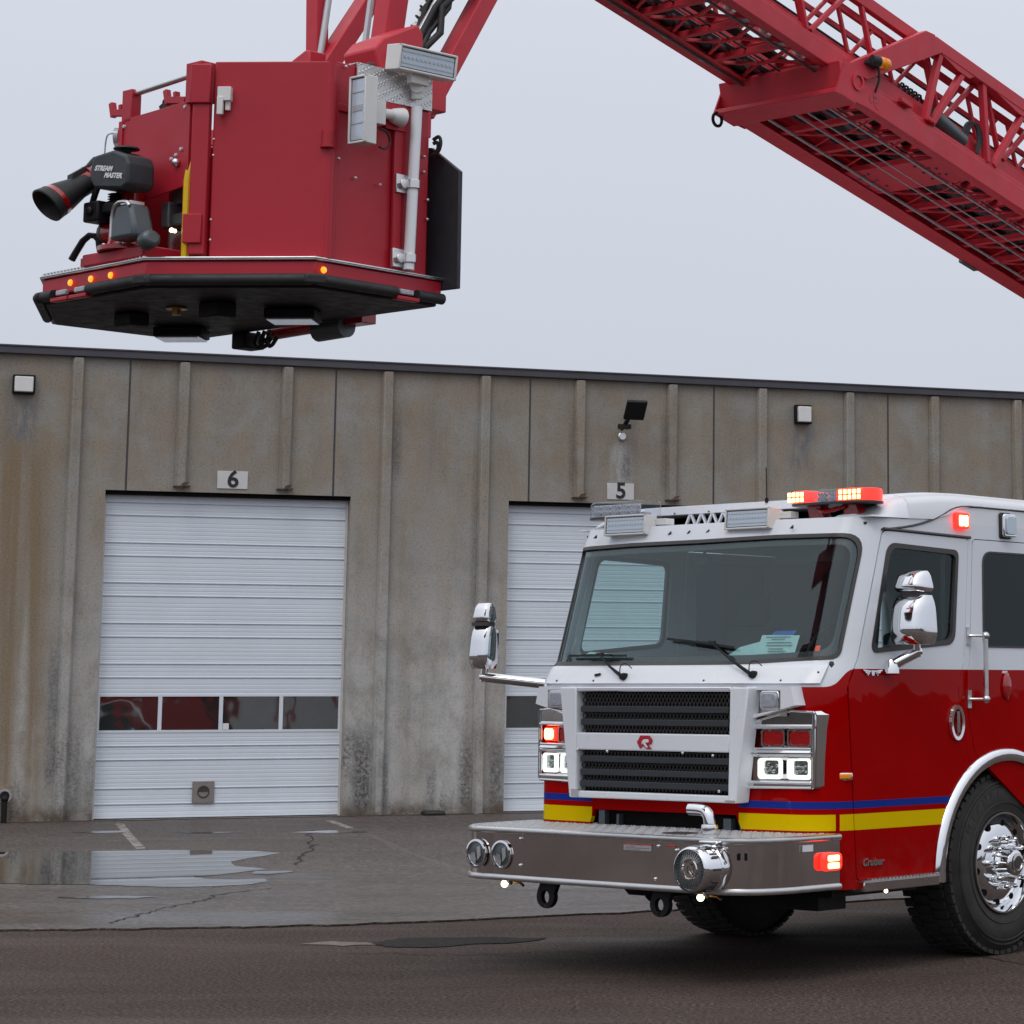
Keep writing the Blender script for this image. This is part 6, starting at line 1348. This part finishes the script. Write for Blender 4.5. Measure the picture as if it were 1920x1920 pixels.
# black rear shields
obj('rear_shield', MB().prism([(0.80, -4.70, 3.65), (1.165, -4.70, 3.645), (1.165, -4.70, 4.25), (0.95, -4.70, 4.40), (0.80, -4.70, 4.42)], (0, 0.025, 0)), 'black_panel', bas, bevel=0.004)
obj('rear_cable', MB().tube([(1.03, -4.76, 4.42), (1.065, -4.75, 4.44), (1.08, -4.75, 4.40), (1.06, -4.75, 4.35), (1.02, -4.76, 4.34)], 0.010, 6, 2).tube([(1.03, -4.76, 4.40), (1.05, -4.75, 4.41), (1.06, -4.75, 4.38), (1.04, -4.75, 4.35)], 0.010, 6, 2), 'black_rubber', bas)
# underside gear
for c_, r_ in (((0.40, -5.12, 3.53), 0.25), ((-0.60, -5.06, 3.53), 0.25)):
    ul = obj('under_lamp', MB().obox(c_, (0.784, 0.621, 0), (-0.621, 0.784, 0), (0, 0, 1), 0.13, 0.10, 0.026), 'black_paint', bas, bevel=0.008)
    obj('lens', MB().obox(V(c_) + V((0, 0, -0.031)), (0.784, 0.621, 0), (-0.621, 0.784, 0), (0, 0, 1), 0.115, 0.10, 0.004), 'lens_grey', ul)
obj('under_box', MB().box(-0.43, -0.28, -5.62, -5.50, 3.49, 3.56), 'black_paint', bas, bevel=0.01); obj('under_box', MB().box(0.22, 0.38, -5.58, -5.46, 3.48, 3.56), 'black_paint', bas, bevel=0.01)
obj('drain_fitting', MB().lathe((0.0, -5.545, 3.556), (0, 0, -1), [(0, 0.055), (0.006, 0.055), (0.008, 0.024), (0.035, 0.024), (0.04, 0.0)], 18), 'brass', bas)
obj('leveling_box', MB().box(-0.56, -0.44, -4.76, -4.62, 3.472, 3.56), 'black_paint', bas, bevel=0.01)
mb = MB()
for i in range(3): mb.tube([(-0.40 + 0.05 * i, -4.70, 3.56), (-0.41 + 0.05 * i, -4.72, 3.49), (-0.37 + 0.05 * i, -4.72, 3.46), (-0.34 + 0.05 * i, -4.70, 3.52)], 0.012, 6, 2)
obj('loop_hose', mb, 'black_rubber', bas)
obj('leveling_ram', MB().cyl((-0.40, -4.62, 3.555), (0.30, -4.60, 3.575), 0.035, 14).box(0.22, 0.42, -4.68, -4.58, 3.54, 3.62), 'red_plain', bas, bevel=0.004)
obj('motor_pod', MB().cyl((0.05, -4.66, 3.53), (0.28, -4.66, 3.535), 0.06, 16), 'grey_hydraulic', bas)
# water monitor
before_ = set(o.name for o in C.objects)
mx, my = 0.135, -5.95
mon = obj('water_monitor', MB().lathe((mx, my, 3.775), (0, 0, 1), [(0, 0.15), (0.025, 0.15), (0.03, 0.11), (0.06, 0.10), (0.12, 0.095), (0.15, 0.075), (0.36, 0.070), (0.36, 0.0)], 24).cyl((mx - 0.14, my, 3.90), (mx + 0.05, my, 3.90), 0.075, 18).tube([(mx + 0.02, my, 4.12), (mx - 0.03, my, 4.20), (mx - 0.10, my - 0.01, 4.245), (mx - 0.17, my - 0.03, 4.245), (mx - 0.205, my - 0.09, 4.215), (mx - 0.215, my - 0.13, 4.18)], 0.062, 16, 1), 'red_plain', bas, smooth=50)
obj('monitor_base', MB().prism([(mx - 0.24, my - 0.10, 3.712), (mx + 0.26, my - 0.10, 3.712), (mx + 0.26, my + 0.20, 3.712), (mx - 0.24, my + 0.20, 3.712)], (0, 0, 0.065)), 'red_basket', mon, bevel=0.01)
a0, a1 = V((mx - 0.205, my - 0.10, 4.20)), V((mx - 0.247, my - 0.324, 4.02)); nd = (a1 - a0).normalized()
nz = obj('nozzle', MB().lathe(a0, nd, [(0, 0.055), (0.015, 0.062), (0.08, 0.064), (0.12, 0.074), (0.17, 0.086), (0.23, 0.096), (0.275, 0.103), (0.28, 0.095), (0.22, 0.070), (0.15, 0.05), (0.15, 0.0)], 28), 'black_rubber', mon, smooth=50)
obj('red_band', MB().lathe(a0, nd, [(0.198, 0.085), (0.200, 0.0935), (0.226, 0.097), (0.228, 0.089)], 28, False), 'red_lens', nz)
sdv = nd.cross(V((0, 0, 1))).normalized()
obj('nozzle_actuator', MB().cyl(a0 + nd * 0.04 + sdv * 0.09, a0 + nd * 0.20 + sdv * 0.11, 0.020, 12).obox(a0 + nd * 0.07 + V((0, 0, 0.08)), nd, sdv, V((0, 0, 1)), 0.06, 0.03, 0.025).tube([a0 + nd * 0.02 + V((0, 0, 0.09)), a0 - nd * 0.03 + V((0, 0, 0.12)), a0 - nd * 0.08 + V((0, -0.03, 0.09))], 0.012, 6, 1), 'black_rubber', nz)
obj('elbow_flange', MB().lathe((mx - 0.21, my - 0.085, 4.215), (-0.2, -0.9, -0.4), [(0, 0.062), (0, 0.080), (0.02, 0.080), (0.02, 0.062)], 18, False).lathe((mx - 0.11, my - 0.01, 4.245), (-0.9, -0.1, 0.0), [(0, 0.062), (0, 0.080), (0.02, 0.080), (0.02, 0.062)], 18, False), 'red_plain', mon)
mh_ = V((mx + 0.075, my - 0.085, 4.205))
mc = [(x * 0.155 + mh_.x, z * 0.112 + mh_.z) for x, z in ((-0.80, 0.95), (0.15, 1.05), (0.85, 0.65), (1.0, 0.2), (1.0, -0.85), (0.70, -1.05), (-0.75, -0.75), (-1.0, -0.3), (-1.0, 0.5))]
mcv = obj('motor_cover', MB().prism([(x, my - 0.185, z) for x, z in rpoly(mc, 0.03, 4)], (0, 0.16, 0)), 'black_panel', mon, bevel=0.014)
obj('crank_knob', MB().lathe((mh_.x + 0.02, my - 0.10, mh_.z + 0.115), (0, 0, 1), [(0, 0.02), (0.015, 0.03), (0.02, 0.065), (0.03, 0.060), (0.04, 0.02), (0.04, 0)], 16), 'black_rubber', mcv)
for tx, dx, dz in (('STREAM', -0.040, 0.018), ('MASTER', 0.040, -0.034)):
    obj('lettering', text_mb(tx, 0.040, 0.0015, (mh_.x + dx, my - 0.187, mh_.z + dz), V((0.985, 0, -0.17)), V((0.17, 0, 0.985)), (0, -1, 0), shear=0.25, bold=0.0015), 'white_text', mcv, smooth=0)
mb = MB()
for i in range(6): mb.lathe((mx + 0.00, my - 0.085, 4.02 + i * 0.014), (0, 0, 1), [(0, 0.026), (0.006, 0.040), (0.012, 0.026)], 14)
obj('bellows', mb, 'black_rubber', mon)
obj('gear_housing', MB().obox((mx - 0.115, my - 0.10, 4.005), (1, 0, 0), (0, 1, 0), (0, 0, 1), 0.062, 0.05, 0.058).lathe((mx - 0.115, my - 0.15, 4.005), (0, -1, 0), [(0, 0.03), (0.02, 0.026), (0.02, 0)], 12).box(mx - 0.05, mx + 0.10, my - 0.13, my - 0.05, 3.985, 4.045), 'black_paint', mon, bevel=0.012)
obj('valve_body', MB().skin([[V((mx + 0.205 + sx_ * w_, my - 0.13 + sy_ * 0.06, z)) for sx_, sy_ in ((-1, -1), (1, -1), (1, 1), (-1, 1))] for z, w_ in ((3.80, 0.10), (3.88, 0.095), (3.96, 0.07), (4.00, 0.055))]).cyl((mx + 0.29, my - 0.12, 3.78), (mx + 0.37, my - 0.12, 3.80), 0.05, 14), 'grey_hydraulic', mon, bevel=0.02)
obj('valve_clamp', MB().tube([(mx + 0.115, my - 0.18, 3.82), (mx + 0.118, my - 0.185, 3.96), (mx + 0.16, my - 0.19, 4.012), (mx + 0.24, my - 0.19, 4.008), (mx + 0.265, my - 0.19, 3.98)], 0.010, 8, 1).box(mx + 0.15, mx + 0.23, my - 0.16, my - 0.08, 3.995, 4.02), 'aluminium', mon)
obj('inlet_cap', MB().lathe((mx - 0.14, my, 3.90), (-1, 0, 0), [(0, 0.078), (0.02, 0.078), (0.025, 0.06), (0.025, 0)], 20), 'grey_hydraulic', mon)
obj('lever', MB().tube([(mx - 0.16, my - 0.05, 3.80), (mx - 0.165, my - 0.06, 3.88), (mx - 0.235, my - 0.08, 3.895), (mx - 0.325, my - 0.10, 3.76)], 0.018, 8, 1), 'black_paint', mon)
mb = MB()
for i in range(6): a = i * pi / 3; mb.ball((mx + 0.125 * cos(a), my + 0.125 * sin(a) * 0.9, 3.812), 0.012, 6)
obj('flange_bolt', mb, 'silver_paint', mon)
obj('monitor_cable', MB().tube([(mx - 0.04, my - 0.06, 4.30), (mx - 0.10, my - 0.09, 4.25), (mx - 0.15, my - 0.10, 4.12), (mx - 0.20, my - 0.08, 4.07)], 0.016, 8, 2), 'black_rubber', mon)
obj('tag_plate', MB().obox((mx - 0.07, my + 0.02, 4.31), (0.9, 0, -0.35), (0, 1, 0), (0.35, 0, 0.9), 0.06, 0.01, 0.045), 'aluminium', mon, bevel=0.004)

for o in C.objects:                                                     # squat stance of the real monitor
    if o.name not in before_ and o.type == 'MESH':
        for v in o.data.vertices:
            zz = v.co.z + 3.58
            if zz > 3.78: v.co.z = 3.78 + (zz - 3.78) * 0.87 - 3.58

# ================================================================== ARTICULATED ARM that carries the basket from the ladder head
arm = thing('articulated_arm', 'red tubular arm with black hoses between the basket and the ladder head', 'boom arm', TF, (0, -4.45, 4.7))
def tubes(pts, r, name='arm_tube', mat='red_aerial'): return obj(name, MB().tube(pts, r, 14), mat, arm, smooth=60)
def bx(p, q, w_, h_, name='arm_beam', mat='red_aerial'): return obj(name, MB().beam(p, q, w_, h_, (1, 0, 0)), mat, arm, bevel=0.006)
bx((0.42, -4.30, 4.72), (0.42, -3.52, 6.02), 0.10, 0.12)                     # near diagonal
bx((-0.42, -4.46, 4.85), (-0.42, -3.58, 6.15), 0.10, 0.12)                   # far diagonal
bx((-0.50, -4.26, 4.75), (-0.50, -4.30, 6.2), 0.085, 0.10)                    # far upright
bx((0.24, -4.46, 4.75), (0.36, -4.36, 6.1), 0.13, 0.12)                       # middle upright
tubes([(-0.44, -4.33, 4.95), (-0.42, -4.20, 6.0)], 0.020, 'leveling_rod', 'silver_paint')
tubes([(0.02, -4.40, 4.9), (0.06, -4.30, 5.9)], 0.018, 'leveling_rod', 'silver_paint')
tubes([(0.28, -4.40, 4.90), (0.42, -3.95, 5.8)], 0.016, 'leveling_rod', 'silver_paint')
obj('pivot_bracket', MB().prism([(0.30, -4.66, 4.70), (0.30, -4.76, 4.98), (0.30, -4.70, 5.05), (0.30, -4.46, 5.17), (0.30, -4.42, 5.12), (0.30, -4.42, 4.70)], (0.26, 0, 0)), 'red_aerial', arm, bevel=0.012)
obj('pivot_pin', MB().lathe((0.56, -4.62, 4.96), (1, 0, 0), [(0, 0.045), (0.03, 0.045), (0.035, 0.025), (0.05, 0.025), (0.05, 0)], 16), 'brass', arm)
obj('mount_block', MB().box(-0.95, 0.95, -4.79, -4.70, 4.45, 4.72).box(0.35, 0.95, -4.76, -4.60, 4.60, 4.80).prism([(-0.30, -4.72, 4.70), (-0.02, -4.72, 4.70), (-0.02, -4.72, 5.07), (-0.06, -4.72, 5.075), (-0.30, -4.72, 4.985)], (0, 0.12, 0)), 'red_aerial', arm, bevel=0.008)
obj('cross_tube', MB().cyl((-0.5, -3.50, 6.05), (0.5, -3.50, 6.05), 0.07, 16), 'red_aerial', arm, smooth=50)
rn = random.Random(11)
for i in range(15):
    dx = 0.26 + 0.030 * (i % 5) + rn.uniform(-0.01, 0.01); dy = 0.03 * (i // 5)
    pts = [(dx, -4.62 + dy, 4.80), (dx - 0.02, -4.50 + dy, 4.98), (dx + 0.02, -4.33 + dy, 5.10 + rn.uniform(-0.03, 0.03)), (dx + 0.02 + rn.uniform(-0.05, 0.05), -4.24 + dy, 5.20), (dx + 0.00 + rn.uniform(-0.07, 0.07), -4.16 + dy + rn.uniform(-0.05, 0.05), 5.36), (dx + rn.uniform(-0.05, 0.08), -4.08 + dy, 5.50), (dx + 0.04, -3.9 + dy, 5.66), (dx, -3.65, 6.0)]
    tubes(pts, 0.014 if i % 2 else 0.019, 'hydraulic_hose', 'black_rubber')
mb = MB()
for i in range(7): mb.lathe((0.23 + 0.035 * (i % 4), -4.20 + 0.03 * (i // 4) * 2, 5.26 + 0.05 * (i % 3)), (0.2, 0.6, 0.8), [(0, 0.012), (0.0, 0.022), (0.03, 0.022), (0.03, 0.012)], 8, False)
obj('hose_fitting', mb, 'aluminium', arm)
obj('arm_cable', MB().tube([(0.90, -5.16, 4.73), (0.86, -5.05, 4.79), (0.72, -4.9, 4.83), (0.60, -4.8, 4.78), (0.55, -4.75, 4.70)], 0.014, 8, 2), 'black_rubber', arm)


# a far-off bare winter wood across the road behind the camera: it darkens the horizon that glass, paint and chrome mirror
rn = random.Random(21); tb = MB()
def twig(p, d, ln, r, lv):
    q = p + d * ln; tb.beam(p, q, r * 2, r * 2)
    if lv == 0: return
    for k in range(3 if lv > 1 else 4):
        nd_ = (d + V((rn.uniform(-1, 1), rn.uniform(-1, 1), rn.uniform(-0.2, 0.7))) * 0.75).normalized(); twig(p + d * ln * rn.uniform(0.45, 1.0), nd_, ln * rn.uniform(0.55, 0.75), r * 0.55, lv - 1)
for i in range(64):
    ang = R(-172 + i * 2.6 + rn.uniform(-1, 1)); dist = rn.uniform(48, 80); p = V((dist * cos(ang) * -1, dist * sin(ang), 0))
    twig(p, V((rn.uniform(-0.1, 0.1), 0, 1)).normalized(), rn.uniform(1.8, 3.0), 0.16, 4)
for i in range(110):
    ang = R(-175 + i * 1.55); dist = 84 + 3 * sin(i * 1.7); hh_ = 2.6 + 1.3 * abs(sin(i * 0.9)) + rn.uniform(0, 0.9); c_ = V((-dist * cos(ang), dist * sin(ang), hh_ / 2)); t_ = V((sin(ang), cos(ang), 0))
    tb.obox(c_, t_, V((-t_.y, t_.x, 0)), (0, 0, 1), 1.7, 0.8, hh_ / 2)
wd = obj('distant_wood', tb, 'tree_bark', None, smooth=0); wd['kind'] = 'stuff'
